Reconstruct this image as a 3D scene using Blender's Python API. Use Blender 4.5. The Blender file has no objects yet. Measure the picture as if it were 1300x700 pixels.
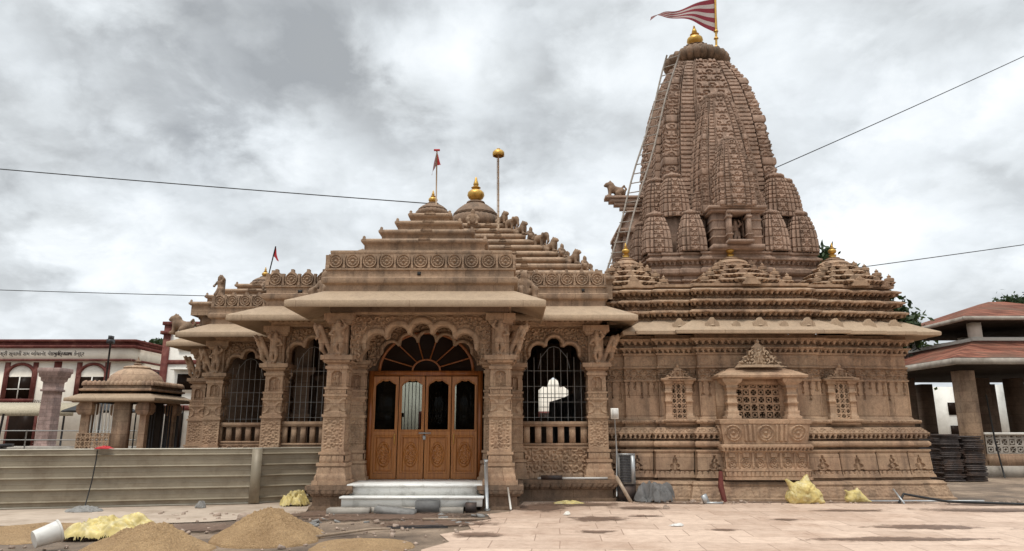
import bpy, math, random
import numpy as np
from mathutils import Matrix, Vector, Euler
R = math.radians
rng = np.random.default_rng(7)
random.seed(7)
S = bpy.context.scene
COL = S.collection

# ------------------------------------------------------------------ camera, sky, sun, exposure
cam = bpy.data.cameras.new("camera")
camo = bpy.data.objects.new("camera", cam)
COL.objects.link(camo)
camo.location = (0, 0, 1.5)
camo.rotation_euler = (R(90 + 12.7), 0, 0)
cam.sensor_width = 36
cam.lens = 36 * 866 / 1300
cam.clip_start = 0.1
cam.clip_end = 3000
S.camera = camo
S.view_settings.view_transform = 'Standard'
S.view_settings.look = 'None'
S.view_settings.exposure = 0.30
S.view_settings.gamma = 1
S.render.film_transparent = False
S.cycles.max_bounces = 6
S.cycles.diffuse_bounces = 4
S.cycles.use_denoising = True

SUN_EL, SUN_AZ = 66, 205      # azimuth measured clockwise from +Y; the light comes from behind the camera, a little to its left
w = bpy.data.worlds.new("World")
S.world = w
w.use_nodes = True
nt = w.node_tree
nt.nodes.clear()


def N(tree, typ, **kw):
    n = tree.nodes.new(typ)
    for k, v in kw.items():
        if k.startswith('i_'):
            key = k[2:]
            n.inputs[int(key) if key.isdigit() else key.replace('_', ' ')].default_value = v
        else:
            setattr(n, k, v)
    return n


def L(tree, a, b):
    tree.links.new(a, b)


def M_(tree, op, a, b=None, clamp=False):
    n = tree.nodes.new('ShaderNodeMath')
    n.operation = op
    n.use_clamp = clamp
    for i, v in enumerate((a, b)):
        if v is None:
            continue
        if isinstance(v, (int, float)):
            n.inputs[i].default_value = v
        else:
            tree.links.new(v, n.inputs[i])
    return n.outputs[0]


def ramp(tree, fac, stops):
    n = tree.nodes.new('ShaderNodeValToRGB')
    e = n.color_ramp.elements
    while len(e) < len(stops):
        e.new(0.5)
    for el, (p, c) in zip(e, stops):
        el.position = p
        el.color = (*c, 1) if len(c) == 3 else c
    tree.links.new(fac, n.inputs[0])
    return n.outputs[0]


def mixc(tree, fac, a, b, blend='MIX'):
    n = tree.nodes.new('ShaderNodeMix')
    n.data_type = 'RGBA'
    n.blend_type = blend
    for sock, v in ((n.inputs[0], fac), (n.inputs[6], a), (n.inputs[7], b)):
        if isinstance(v, (int, float)):
            sock.default_value = v
        elif isinstance(v, tuple):
            sock.default_value = (*v, 1) if len(v) == 3 else v
        else:
            tree.links.new(v, sock)
    return n.outputs[2]


def sky():
    t = nt
    tc = N(t, 'ShaderNodeTexCoord')
    sep = N(t, 'ShaderNodeSeparateXYZ')
    L(t, tc.outputs['Generated'], sep.inputs[0])
    zz = M_(t, 'ADD', M_(t, 'MAXIMUM', sep.outputs[2], 0.0), 0.42)
    cx = M_(t, 'DIVIDE', sep.outputs[0], zz)
    cy = M_(t, 'DIVIDE', sep.outputs[1], zz)
    cmb = N(t, 'ShaderNodeCombineXYZ')
    L(t, cx, cmb.inputs[0]); L(t, cy, cmb.inputs[1])
    big = N(t, 'ShaderNodeTexNoise', i_Scale=2.3, i_Detail=9.0, i_Roughness=0.55, i_Distortion=0.15)
    L(t, cmb.outputs[0], big.inputs['Vector'])
    mp = N(t, 'ShaderNodeMapping')
    mp.inputs['Location'].default_value = (3.1, 1.7, 0.4)
    L(t, cmb.outputs[0], mp.inputs[0])
    fine = N(t, 'ShaderNodeTexNoise', i_Scale=6.5, i_Detail=9.0, i_Roughness=0.58, i_Distortion=0.2)
    L(t, mp.outputs[0], fine.inputs['Vector'])
    wv = N(t, 'ShaderNodeVectorMath', operation='SCALE', i_Scale=0.35)
    L(t, fine.outputs['Color'], wv.inputs[0])
    wa = N(t, 'ShaderNodeVectorMath', operation='ADD')
    L(t, cmb.outputs[0], wa.inputs[0]); L(t, wv.outputs[0], wa.inputs[1])
    puff = N(t, 'ShaderNodeTexVoronoi', feature='F1', i_Scale=3.2, i_Detail=2.0, i_Roughness=0.5)
    L(t, wa.outputs[0], puff.inputs['Vector'])
    v = M_(t, 'ADD', M_(t, 'MULTIPLY', big.outputs[0], 0.66), M_(t, 'MULTIPLY', fine.outputs[0], 0.30))
    v = M_(t, 'ADD', v, M_(t, 'MULTIPLY', M_(t, 'SUBTRACT', 0.42, puff.outputs['Distance']), 0.24))
    # banks of cloud that stand in known parts of the sky (direction, width, amount)
    v = M_(t, 'ADD', M_(t, 'MULTIPLY', M_(t, 'SUBTRACT', v, 0.53), 1.28), 0.725)
    for d, wd, amt in [((-.334, .821, .463), .018, -.19), ((-.47, .78, .41), .010, -.14), ((-.24, .806, .541), .014, -.09), ((-.238, .858, .454), .004, -.10), ((.06, .865, .50), .012, -.10), ((.057, .922, .382), .008, -.09),
                       ((-.055, .854, .517), .0025, .26), ((-.165, .858, .484), .0015, .20), ((-.497, .725, .476), .004, .10), ((-.203, .941, .27), .006, .12),
                       ((.388, .851, .353), .03, .10), ((.132, .874, .468), .003, .10), ((.497, .816, .296), .02, .06), ((-.563, .80, .21), .006, .06), ((-.414, .841, .349), .01, .05), ((.523, .755, .394), .012, -.05)]:
        dv = Vector(d).normalized()
        dot = N(t, 'ShaderNodeVectorMath', operation='DOT_PRODUCT')
        L(t, tc.outputs['Generated'], dot.inputs[0])
        dot.inputs[1].default_value = dv
        q = M_(t, 'SUBTRACT', 1.0, dot.outputs['Value'])
        q = M_(t, 'ADD', q, M_(t, 'MULTIPLY', M_(t, 'SUBTRACT', fine.outputs[0], 0.5), wd * 2.6))
        g = M_(t, 'POWER', 2.718, M_(t, 'MULTIPLY', M_(t, 'MAXIMUM', q, 0.0), -1.0 / wd))
        v = M_(t, 'ADD', v, M_(t, 'MULTIPLY', g, amt))
    cloud = ramp(t, v, [(0.16, (0.33, 0.35, 0.37)), (0.32, (0.44, 0.465, 0.485)), (0.46, (0.59, 0.625, 0.65)),
                        (0.60, (0.73, 0.77, 0.80)), (0.74, (0.87, 0.90, 0.915)), (0.90, (0.98, 0.985, 0.985))])
    up = M_(t, 'SUBTRACT', sep.outputs[2], 0.62)
    up = M_(t, 'MULTIPLY', M_(t, 'MAXIMUM', up, 0.0), 4.4)
    lum = M_(t, 'ADD', 1.0, up)          # an overcast sky is brightest overhead
    sky_t = N(t, 'ShaderNodeTexSky', sky_type='NISHITA', sun_disc=False)
    sky_t.sun_elevation = R(SUN_EL)
    sky_t.sun_rotation = R(SUN_AZ)
    bg1 = N(t, 'ShaderNodeBackground')
    L(t, cloud, bg1.inputs[0])
    L(t, M_(t, 'MULTIPLY', lum, 1.0), bg1.inputs[1])
    bg2 = N(t, 'ShaderNodeBackground', i_Strength=0.10)
    L(t, sky_t.outputs[0], bg2.inputs[0])
    thin = ramp(t, big.outputs[0], [(0.42, (0, 0, 0)), (0.75, (0.10, 0.10, 0.10))])
    mx = N(t, 'ShaderNodeMixShader')
    L(t, thin, mx.inputs[0]); L(t, bg1.outputs[0], mx.inputs[1]); L(t, bg2.outputs[0], mx.inputs[2])
    out = N(t, 'ShaderNodeOutputWorld')
    L(t, mx.outputs[0], out.inputs[0])


sky()
sl = bpy.data.lights.new("sun", 'SUN')
sl.energy = 1.5
sl.angle = R(10)
sl.color = (1.0, 0.95, 0.87)
so = bpy.data.objects.new("sun", sl)
COL.objects.link(so)
_d = Vector((math.sin(R(SUN_AZ)) * math.cos(R(SUN_EL)), math.cos(R(SUN_AZ)) * math.cos(R(SUN_EL)), math.sin(R(SUN_EL))))
so.rotation_euler = (-_d).to_track_quat('-Z', 'Y').to_euler()


# ------------------------------------------------------------------ materials
def newmat(name):
    m = bpy.data.materials.new(name)
    m.use_nodes = True
    t = m.node_tree
    t.nodes.clear()
    out = N(t, 'ShaderNodeOutputMaterial')
    p = N(t, 'ShaderNodeBsdfPrincipled')
    L(t, p.outputs[0], out.inputs[0])
    return m, t, p


def pos(t):
    g = N(t, 'ShaderNodeNewGeometry')
    return g.outputs['Position']


def noise(t, vec, scale, detail=5.0, rough=0.6, dist=0.0):
    n = N(t, 'ShaderNodeTexNoise', i_Scale=scale, i_Detail=detail, i_Roughness=rough, i_Distortion=dist)
    L(t, vec, n.inputs['Vector'])
    return n.outputs[0]


def sc(c, k):
    return tuple(min(1, v * k) for v in c)


def stone(name, c, var=0.34, tint=(0.40, 0.22, 0.15), stain=(0.10, 0.075, 0.055), stain_amt=0.45, joints=(0.9, 0.34), bump=0.35, rough=0.85, tone=0.16, mott=0.5):
    m, t, p = newmat(name)
    P = pos(t)
    sep = N(t, 'ShaderNodeSeparateXYZ'); L(t, P, sep.inputs[0])
    big = noise(t, P, 0.9, 5)
    mid = noise(t, P, 5.0, 6, 0.65)
    fin = noise(t, P, 46.0, 4, 0.7)
    base = ramp(t, mid, [(0.25, sc(c, 1 - var)), (0.5, c), (0.75, sc(c, 1 + var * 0.8))])
    base = mixc(t, ramp(t, big, [(0.42, (0, 0, 0)), (0.7, (0.55, 0.55, 0.55))]), base, tint)
    # single blocks of slightly different tone, with thin joints
    cmb = N(t, 'ShaderNodeCombineXYZ')
    L(t, M_(t, 'ADD', sep.outputs[0], sep.outputs[1]), cmb.inputs[0]); L(t, sep.outputs[2], cmb.inputs[1])
    br = N(t, 'ShaderNodeTexBrick', i_Scale=1.0, i_Mortar_Size=0.006, i_Brick_Width=joints[0], i_Row_Height=joints[1], i_Bias=0.0)
    br.inputs['Color1'].default_value = (1 - tone, 1 - tone, 1 - tone, 1)
    br.inputs['Color2'].default_value = (1 + tone, 1 + tone * 0.95, 1 + tone * 0.9, 1)
    br.inputs['Mortar'].default_value = (0.62, 0.58, 0.55, 1)
    L(t, cmb.outputs[0], br.inputs['Vector'])
    base = mixc(t, 1.0, base, br.outputs[0], 'MULTIPLY')
    # rain streaks: noise stretched along z
    mp = N(t, 'ShaderNodeMapping'); mp.inputs['Scale'].default_value = (5.0, 5.0, 0.55)
    L(t, P, mp.inputs[0])
    st = noise(t, mp.outputs[0], 1.0, 6, 0.62)
    sm = ramp(t, M_(t, 'MULTIPLY', st, M_(t, 'ADD', big, 0.5)), [(0.47, (0, 0, 0)), (0.68, (stain_amt,) * 3)])
    base = mixc(t, sm, base, stain)
    mo = noise(t, P, 19.0, 5, 0.7)
    base = mixc(t, mott, base, ramp(t, mo, [(0.3, (0.62, 0.58, 0.55)), (0.5, (1, 1, 1)), (0.7, (1.2, 1.19, 1.17))]), 'MULTIPLY')
    speck = ramp(t, fin, [(0.3, (0.72, 0.72, 0.72)), (0.55, (1, 1, 1)), (0.8, (1.12, 1.1, 1.08))])
    base = mixc(t, 0.8, base, speck, 'MULTIPLY')
    L(t, base, p.inputs['Base Color'])
    p.inputs['Roughness'].default_value = rough
    p.inputs['Specular IOR Level'].default_value = 0.25
    b = N(t, 'ShaderNodeBump', i_Strength=bump, i_Distance=0.02)
    L(t, M_(t, 'ADD', fin, M_(t, 'MULTIPLY', mid, 1.2)), b.inputs['Height'])
    L(t, b.outputs[0], p.inputs['Normal'])
    return m


def plain(name, c, rough=0.6, metal=0.0, var=0.15, scale=6.0, bump=0.1, spec=0.4, dirt=None, dirt_amt=0.4, dscale=2.0):
    m, t, p = newmat(name)
    P = pos(t)
    n = noise(t, P, scale, 6)
    base = ramp(t, n, [(0.3, sc(c, 1 - var)), (0.7, sc(c, 1 + var))])
    if dirt:
        d = noise(t, P, dscale, 7, 0.68)
        base = mixc(t, ramp(t, d, [(0.48, (0, 0, 0)), (0.68, (dirt_amt,) * 3)]), base, dirt)
    L(t, base, p.inputs['Base Color'])
    p.inputs['Roughness'].default_value = rough
    p.inputs['Metallic'].default_value = metal
    p.inputs['Specular IOR Level'].default_value = spec
    if bump:
        b = N(t, 'ShaderNodeBump', i_Strength=bump, i_Distance=0.02)
        L(t, noise(t, P, scale * 6, 4), b.inputs['Height'])
        L(t, b.outputs[0], p.inputs['Normal'])
    return m


def wood_mat(name, c, c2):
    m, t, p = newmat(name)
    P = pos(t)
    mp = N(t, 'ShaderNodeMapping'); mp.inputs['Scale'].default_value = (26, 26, 1.6)
    L(t, P, mp.inputs[0])
    n = noise(t, mp.outputs[0], 1.0, 6, 0.6, 0.6)
    n2 = noise(t, P, 2.2, 3)
    base = ramp(t, n, [(0.3, c2), (0.62, c)])
    base = mixc(t, M_(t, 'MULTIPLY', n2, 0.35), base, sc(c2, 0.8))
    L(t, base, p.inputs['Base Color'])
    p.inputs['Roughness'].default_value = 0.32
    p.inputs['Specular IOR Level'].default_value = 0.45
    b = N(t, 'ShaderNodeBump', i_Strength=0.12, i_Distance=0.01)
    L(t, n, b.inputs['Height']); L(t, b.outputs[0], p.inputs['Normal'])
    return m


def marble_mat():
    m, t, p = newmat('white_marble')
    P = pos(t)
    n = noise(t, P, 3.0, 8, 0.6, 1.6)
    base = ramp(t, n, [(0.36, (0.66, 0.65, 0.61)), (0.47, (0.83, 0.82, 0.78)), (0.7, (0.87, 0.86, 0.82))])
    d = noise(t, P, 1.9, 7, 0.7)
    base = mixc(t, ramp(t, d, [(0.52, (0, 0, 0)), (0.74, (0.5, 0.5, 0.5))]), base, (0.36, 0.30, 0.23))
    L(t, base, p.inputs['Base Color'])
    p.inputs['Roughness'].default_value = 0.4
    return m


def glass_mat():
    m = bpy.data.materials.new('window_glass')
    m.use_nodes = True
    t = m.node_tree
    t.nodes.clear()
    out = N(t, 'ShaderNodeOutputMaterial')
    tr = N(t, 'ShaderNodeBsdfTransparent'); tr.inputs[0].default_value = (0.5, 0.53, 0.52, 1)
    gl = N(t, 'ShaderNodeBsdfGlossy', i_Roughness=0.06)
    gl.inputs[0].default_value = (0.85, 0.9, 0.92, 1)
    lw = N(t, 'ShaderNodeLayerWeight', i_Blend=0.18)
    mx = N(t, 'ShaderNodeMixShader')
    L(t, M_(t, 'MULTIPLY', lw.outputs['Fresnel'], 0.45), mx.inputs[0]); L(t, tr.outputs[0], mx.inputs[1]); L(t, gl.outputs[0], mx.inputs[2])
    L(t, mx.outputs[0], out.inputs[0])
    return m


def leaf_mat(name, c):
    m, t, p = newmat(name)
    P = pos(t)
    n = noise(t, P, 1.6, 4)
    g = N(t, 'ShaderNodeNewGeometry')
    base = ramp(t, n, [(0.3, sc(c, 0.6)), (0.55, c), (0.75, sc(c, 1.6))])
    base = mixc(t, M_(t, 'MULTIPLY', g.outputs['Random Per Island'], 0.5), base, (c[0] * 1.5, c[1] * 1.25, c[2] * 0.8))
    L(t, base, p.inputs['Base Color'])
    p.inputs['Roughness'].default_value = 0.5
    p.inputs['Specular IOR Level'].default_value = 0.3
    tr = N(t, 'ShaderNodeBsdfTranslucent'); L(t, base, tr.inputs[0])
    mx = N(t, 'ShaderNodeMixShader', i_0=0.25)
    L(t, p.outputs[0], mx.inputs[1]); L(t, tr.outputs[0], mx.inputs[2])
    L(t, mx.outputs[0], t.nodes['Material Output'].inputs[0])
    return m


MT = {}
MT['hall'] = stone('tan_sandstone', (0.39, 0.27, 0.18), tint=(0.40, 0.225, 0.155), stain=(0.09, 0.065, 0.05), stain_amt=0.5)
MT['carved'] = stone('carved_sandstone', (0.43, 0.295, 0.193), tint=(0.42, 0.25, 0.16), stain=(0.12, 0.08, 0.06), stain_amt=0.3, joints=(.9, 0.4), tone=0.10)
MT['roof'] = stone('roof_sandstone', (0.365, 0.252, 0.168), tint=(0.33, 0.22, 0.15), stain=(0.09, 0.07, 0.055), stain_amt=0.5, joints=(1.15, 0.3), tone=0.13)
MT['shrine'] = stone('shrine_sandstone', (0.38, 0.26, 0.17), tint=(0.34, 0.20, 0.13), stain=(0.085, 0.062, 0.048), stain_amt=0.5, joints=(1.1, 0.45), tone=0.13)
MT['tower'] = stone('tower_sandstone', (0.365, 0.252, 0.188), tint=(0.30, 0.185, 0.13), stain_amt=0.45, joints=(1.3, 0.5), tone=0.12)
MT['eave'] = stone('eave_sandstone', (0.41, 0.302, 0.205), tint=(0.40, 0.29, 0.2), stain=(0.2, 0.15, 0.11), stain_amt=0.25, joints=(2.2, 3.0), tone=0.06, var=0.10, mott=0.3)
MT['dome'] = stone('weathered_sandstone', (0.25, 0.165, 0.11), tint=(0.2, 0.14, 0.1), stain_amt=0.7, joints=(3, 3), tone=0.03)
MT['statue'] = stone('statue_sandstone', (0.29, 0.195, 0.128), tint=(0.24, 0.16, 0.11), stain_amt=0.6, joints=(5, 5), tone=0.02)
MT['plinth'] = stone('plinth_sandstone', (0.25, 0.165, 0.108), tint=(0.2, 0.135, 0.1), stain_amt=0.7, tone=0.12)
MT['inner'] = stone('sandstone_shade_darkened', (0.15, 0.10, 0.068), tint=(0.22, 0.14, 0.09), stain_amt=0.3)  # same sandstone, with the indoor shade darkened into its base colour
MT['gold'] = plain('gilded_metal', (0.52, 0.31, 0.075), 0.4, 0.7, 0.25, 9, 0.1)
MT['wood'] = wood_mat('varnished_teak', (0.33, 0.108, 0.024), (0.17, 0.048, 0.012))
MT['wood_light'] = wood_mat('varnished_panel', (0.43, 0.17, 0.04), (0.24, 0.08, 0.018))
MT['marble'] = marble_mat()
MT['statue_white'] = plain('statue_marble', (0.82, 0.80, 0.76), 0.35, 0, 0.04, 5, 0.03)
MT['glass'] = glass_mat()
MT['steel'] = plain('grey_steel', (0.42, 0.43, 0.43), 0.45, 0.6, 0.15, 8, 0.05)
MT['grille'] = plain('grille_paint', (0.33, 0.32, 0.30), 0.5, 0.2, 0.15, 8, 0.0)
MT['dark'] = plain('dark_metal', (0.045, 0.043, 0.045), 0.5, 0.3, 0.3, 10, 0.1)
MT['black'] = plain('black_rubber', (0.02, 0.02, 0.02), 0.6, 0, 0.3, 10, 0.0)
MT['cream'] = plain('cream_plaster', (0.86, 0.79, 0.68), 0.85, 0, 0.06, 1.2, 0.05, 0.2, (0.42, 0.35, 0.28), 0.35, 0.8)
MT['whitewash'] = plain('white_plaster', (0.82, 0.79, 0.72), 0.85, 0, 0.05, 1.2, 0.05, 0.2, (0.4, 0.36, 0.3), 0.4, 0.9)
MT['maroon'] = plain('maroon_paint', (0.13, 0.035, 0.028), 0.7, 0, 0.2, 3, 0.05, 0.25, (0.32, 0.16, 0.12), 0.4, 1.5)
MT['darkglass'] = plain('dark_pane', (0.016, 0.009, 0.006), 0.35, 0, 0.2, 3, 0.0, 0.04)
MT['lettering'] = plain('brown_lettering', (0.05, 0.03, 0.025), 0.7, 0, 0.1, 3, 0.0)
MT['sheet'] = plain('zinc_sheet', (0.27, 0.228, 0.165), 0.5, 0.1, 0.10, 2.0, 0.03, 0.4, (0.165, 0.122, 0.08), 0.7, 2.3)
MT['sheet_edge'] = plain('bare_zinc', (0.36, 0.33, 0.27), 0.4, 0.3, 0.1, 4, 0.02)
MT['tile'] = None
MT['concrete'] = plain('old_concrete', (0.40, 0.36, 0.31), 0.9, 0, 0.18, 4, 0.3, 0.2, (0.17, 0.14, 0.11), 0.6, 2.2)
MT['cement'] = plain('grey_cement', (0.25, 0.24, 0.225), 0.9, 0, 0.25, 9, 0.4, 0.2)
MT['yellow'] = plain('yellow_plastic', (0.55, 0.435, 0.16), 0.4, 0, 0.35, 7, 0.2, 0.5, (0.55, 0.48, 0.28), 0.8, 9.0)
MT['red'] = plain('red_cloth', (0.42, 0.03, 0.035), 0.8, 0, 0.2, 9, 0.1)
MT['bucket'] = plain('white_plastic', (0.62, 0.60, 0.56), 0.5, 0, 0.08, 4, 0.03, 0.4, (0.35, 0.31, 0.26), 0.5, 6.0)
MT['grey_tarp'] = plain('grey_tarpaulin', (0.13, 0.125, 0.12), 0.6, 0, 0.3, 5, 0.2)
MT['bamboo'] = plain('bamboo', (0.36, 0.25, 0.16), 0.6, 0, 0.25, 9, 0.1)
MT['bamboo_grey'] = plain('weathered_bamboo', (0.30, 0.26, 0.22), 0.8, 0, 0.3, 9, 0.1)
MT['plank'] = wood_mat('weathered_timber', (0.42, 0.32, 0.23), (0.28, 0.2, 0.14))
MT['plank_dark'] = wood_mat('dark_timber', (0.11, 0.08, 0.06), (0.05, 0.036, 0.028))
MT['shade_black'] = plain('shade_black_matt', (0.045, 0.036, 0.03), 0.95, 0, 0.2, 4, 0.0, 0.03)  # near-black colour carries the shade under the pavilion roofs
MT['plate'] = plain('rusty_plate', (0.065, 0.052, 0.048), 0.6, 0.35, 0.35, 7, 0.2, 0.4, (0.14, 0.075, 0.045), 0.6, 3.0)
MT['leaf'] = leaf_mat('green_leaf', (0.045, 0.075, 0.022))
MT['leaf2'] = leaf_mat('dark_leaf', (0.032, 0.058, 0.022))
MT['bark'] = plain('brown_bark', (0.11, 0.08, 0.055), 0.9, 0, 0.3, 8, 0.6)
MT['brick'] = stone('pinkish_masonry', (0.33, 0.24, 0.215), tint=(0.36, 0.22, 0.19), stain_amt=0.35, joints=(0.42, 0.14), tone=0.2)
MT['awning'] = plain('awning_cloth', (0.40, 0.34, 0.24), 0.8, 0, 0.3, 14, 0.1)
MT['rock'] = plain('pale_rock', (0.36, 0.27, 0.21), 0.9, 0, 0.25, 9, 0.6)


def tile_mat():
    m, t, p = newmat('red_roof_tiles')
    P = pos(t)
    sep = N(t, 'ShaderNodeSeparateXYZ'); L(t, P, sep.inputs[0])
    cmb = N(t, 'ShaderNodeCombineXYZ')
    L(t, M_(t, 'ADD', sep.outputs[0], sep.outputs[1]), cmb.inputs[0]); L(t, M_(t, 'MULTIPLY', sep.outputs[2], 2.0), cmb.inputs[1])
    br = N(t, 'ShaderNodeTexBrick', i_Scale=1.0, i_Mortar_Size=0.012, i_Brick_Width=0.28, i_Row_Height=0.24)
    br.inputs['Color1'].default_value = (0.12, 0.045, 0.03, 1); br.inputs['Color2'].default_value = (0.31, 0.125, 0.082, 1)
    br.inputs['Mortar'].default_value = (0.1, 0.05, 0.04, 1)
    L(t, cmb.outputs[0], br.inputs['Vector'])
    n = noise(t, P, 0.9, 7, 0.65)
    base = mixc(t, ramp(t, n, [(0.45, (0, 0, 0)), (0.66, (0.75, 0.75, 0.75))]), br.outputs[0], (0.15, 0.095, 0.068))
    L(t, base, p.inputs['Base Color'])
    p.inputs['Roughness'].default_value = 0.95
    p.inputs['Specular IOR Level'].default_value = 0.08
    b = N(t, 'ShaderNodeBump', i_Strength=1.0, i_Distance=0.05)
    L(t, br.outputs['Fac'], b.inputs['Height']); b.invert = True
    L(t, b.outputs[0], p.inputs['Normal'])
    return m


MT['tile'] = tile_mat()


def dirt_mat():
    m, t, p = newmat('brown_dirt')
    P = pos(t)
    a = noise(t, P, 0.45, 8, 0.62); b_ = noise(t, P, 3.0, 8, 0.7); c = noise(t, P, 30, 4, 0.7)
    base = ramp(t, a, [(0.34, (0.075, 0.053, 0.038)), (0.47, (0.19, 0.138, 0.097)), (0.60, (0.36, 0.27, 0.195))])
    base = mixc(t, 0.75, base, ramp(t, b_, [(0.3, (0.55, 0.53, 0.5)), (0.6, (1.1, 1.1, 1.1))]), 'MULTIPLY')
    base = mixc(t, 0.6, base, ramp(t, c, [(0.3, (0.6, 0.6, 0.6)), (0.7, (1.25, 1.2, 1.15))]), 'MULTIPLY')
    L(t, base, p.inputs['Base Color'])
    L(t, ramp(t, a, [(0.36, (0.55, 0.55, 0.55)), (0.5, (0.95, 0.95, 0.95))]), p.inputs['Roughness'])
    bp = N(t, 'ShaderNodeBump', i_Strength=0.7, i_Distance=0.04)
    L(t, M_(t, 'ADD', b_, M_(t, 'MULTIPLY', c, 0.4)), bp.inputs['Height']); L(t, bp.outputs[0], p.inputs['Normal'])
    return m


def sand_mat():
    m, t, p = newmat('building_sand')
    P = pos(t)
    a = noise(t, P, 2.0, 6, 0.6); c = noise(t, P, 55, 5, 0.75); g = noise(t, P, 18, 4, 0.6)
    base = ramp(t, a, [(0.3, (0.33, 0.21, 0.105)), (0.7, (0.47, 0.315, 0.165))])
    base = mixc(t, 0.85, base, ramp(t, c, [(0.3, (0.5, 0.48, 0.45)), (0.62, (1.15, 1.12, 1.1))]), 'MULTIPLY')
    base = mixc(t, ramp(t, g, [(0.68, (0, 0, 0)), (0.74, (0.7, 0.7, 0.7))]), base, (0.14, 0.09, 0.055))
    L(t, base, p.inputs['Base Color']); p.inputs['Roughness'].default_value = 0.95
    bp = N(t, 'ShaderNodeBump', i_Strength=0.9, i_Distance=0.03)
    L(t, M_(t, 'ADD', c, g), bp.inputs['Height']); L(t, bp.outputs[0], p.inputs['Normal'])
    return m


def paving_mat():
    m, t, p = newmat('pink_paving_slabs')
    P = pos(t)
    mp = N(t, 'ShaderNodeMapping'); mp.inputs['Rotation'].default_value = (0, 0, R(4)); L(t, P, mp.inputs[0])
    wn = N(t, 'ShaderNodeTexNoise', i_Scale=0.7, i_Detail=2.0); L(t, P, wn.inputs['Vector'])
    wv = N(t, 'ShaderNodeVectorMath', operation='SCALE', i_Scale=0.07); L(t, wn.outputs['Color'], wv.inputs[0])
    av = N(t, 'ShaderNodeVectorMath', operation='ADD'); L(t, mp.outputs[0], av.inputs[0]); L(t, wv.outputs[0], av.inputs[1])
    br = N(t, 'ShaderNodeTexBrick', i_Scale=1.0, i_Mortar_Size=0.009, i_Mortar_Smooth=0.4, i_Brick_Width=0.92, i_Row_Height=0.62, i_Bias=0.1)
    br.offset = 0.38
    br.inputs['Color1'].default_value = (0.50, 0.365, 0.275, 1); br.inputs['Color2'].default_value = (0.63, 0.475, 0.365, 1)
    br.inputs['Mortar'].default_value = (0.33, 0.225, 0.165, 1)
    L(t, av.outputs[0], br.inputs['Vector'])
    a = noise(t, P, 0.6, 8, 0.66, 0.3); b_ = noise(t, P, 6, 7, 0.7); c = noise(t, P, 60, 3)
    base = mixc(t, ramp(t, a, [(0.48, (0, 0, 0)), (0.66, (0.6, 0.6, 0.6))]), br.outputs[0], (0.37, 0.235, 0.16))
    st_ = noise(t, P, 2.4, 8, 0.7, 0.6)
    base = mixc(t, ramp(t, st_, [(0.56, (0, 0, 0)), (0.70, (0.55, 0.55, 0.55))]), base, (0.27, 0.165, 0.11))
    base = mixc(t, 0.6, base, ramp(t, b_, [(0.3, (0.72, 0.68, 0.66)), (0.62, (1.1, 1.1, 1.1))]), 'MULTIPLY')
    base = mixc(t, 0.5, base, ramp(t, c, [(0.3, (0.8, 0.8, 0.8)), (0.7, (1.12, 1.12, 1.12))]), 'MULTIPLY')
    L(t, base, p.inputs['Base Color']); p.inputs['Roughness'].default_value = 0.72
    bp = N(t, 'ShaderNodeBump', i_Strength=0.35, i_Distance=0.02)
    L(t, M_(t, 'SUBTRACT', M_(t, 'MULTIPLY', b_, 0.5), br.outputs['Fac']), bp.inputs['Height']); L(t, bp.outputs[0], p.inputs['Normal'])
    return m


MT['dirt'] = dirt_mat(); MT['sand'] = sand_mat(); MT['paving'] = paving_mat()
MT['path'] = plain('cement_path', (0.46, 0.37, 0.29), 0.85, 0, 0.12, 3, 0.2, 0.2, (0.27, 0.2, 0.145), 0.7, 1.3)
MT['wet_solid'] = plain('wet_stone', (0.20, 0.125, 0.085), 0.55, 0, 0.25, 5, 0.08, 0.3)


def wet_mat():
    m, t, p = newmat('damp_patch')
    P = pos(t)
    uv = N(t, 'ShaderNodeUVMap')
    sep = N(t, 'ShaderNodeSeparateXYZ'); L(t, uv.outputs[0], sep.inputs[0])
    n = noise(t, P, 5.5, 8, 0.68)
    f = M_(t, 'ADD', M_(t, 'SUBTRACT', 1.0, sep.outputs[0]), M_(t, 'MULTIPLY', M_(t, 'SUBTRACT', n, 0.5), 1.5))
    a = ramp(t, f, [(0.18, (0, 0, 0)), (0.55, (0.85, 0.85, 0.85))])
    L(t, ramp(t, noise(t, P, 12, 5), [(0.3, (0.13, 0.08, 0.055)), (0.7, (0.22, 0.14, 0.098))]), p.inputs['Base Color'])
    p.inputs['Roughness'].default_value = 0.5
    tr = N(t, 'ShaderNodeBsdfTransparent')
    mx = N(t, 'ShaderNodeMixShader')
    L(t, a, mx.inputs[0]); L(t, tr.outputs[0], mx.inputs[1]); L(t, p.outputs[0], mx.inputs[2])
    L(t, mx.outputs[0], t.nodes['Material Output'].inputs[0])
    return m


MT['wet'] = wet_mat()


def flag_mat(name, c1, c2, k):
    m, t, p = newmat(name)
    tc = N(t, 'ShaderNodeUVMap')
    sep = N(t, 'ShaderNodeSeparateXYZ'); L(t, tc.outputs[0], sep.inputs[0])
    s = M_(t, 'FRACT', M_(t, 'MULTIPLY', sep.outputs[1], k))
    base = mixc(t, M_(t, 'GREATER_THAN', s, 0.52), c1, c2)
    L(t, base, p.inputs['Base Color']); p.inputs['Roughness'].default_value = 0.8
    tr = N(t, 'ShaderNodeBsdfTranslucent'); L(t, base, tr.inputs[0])
    mx = N(t, 'ShaderNodeMixShader', i_0=0.35)
    L(t, p.outputs[0], mx.inputs[1]); L(t, tr.outputs[0], mx.inputs[2])
    L(t, mx.outputs[0], t.nodes['Material Output'].inputs[0])
    return m


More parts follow.
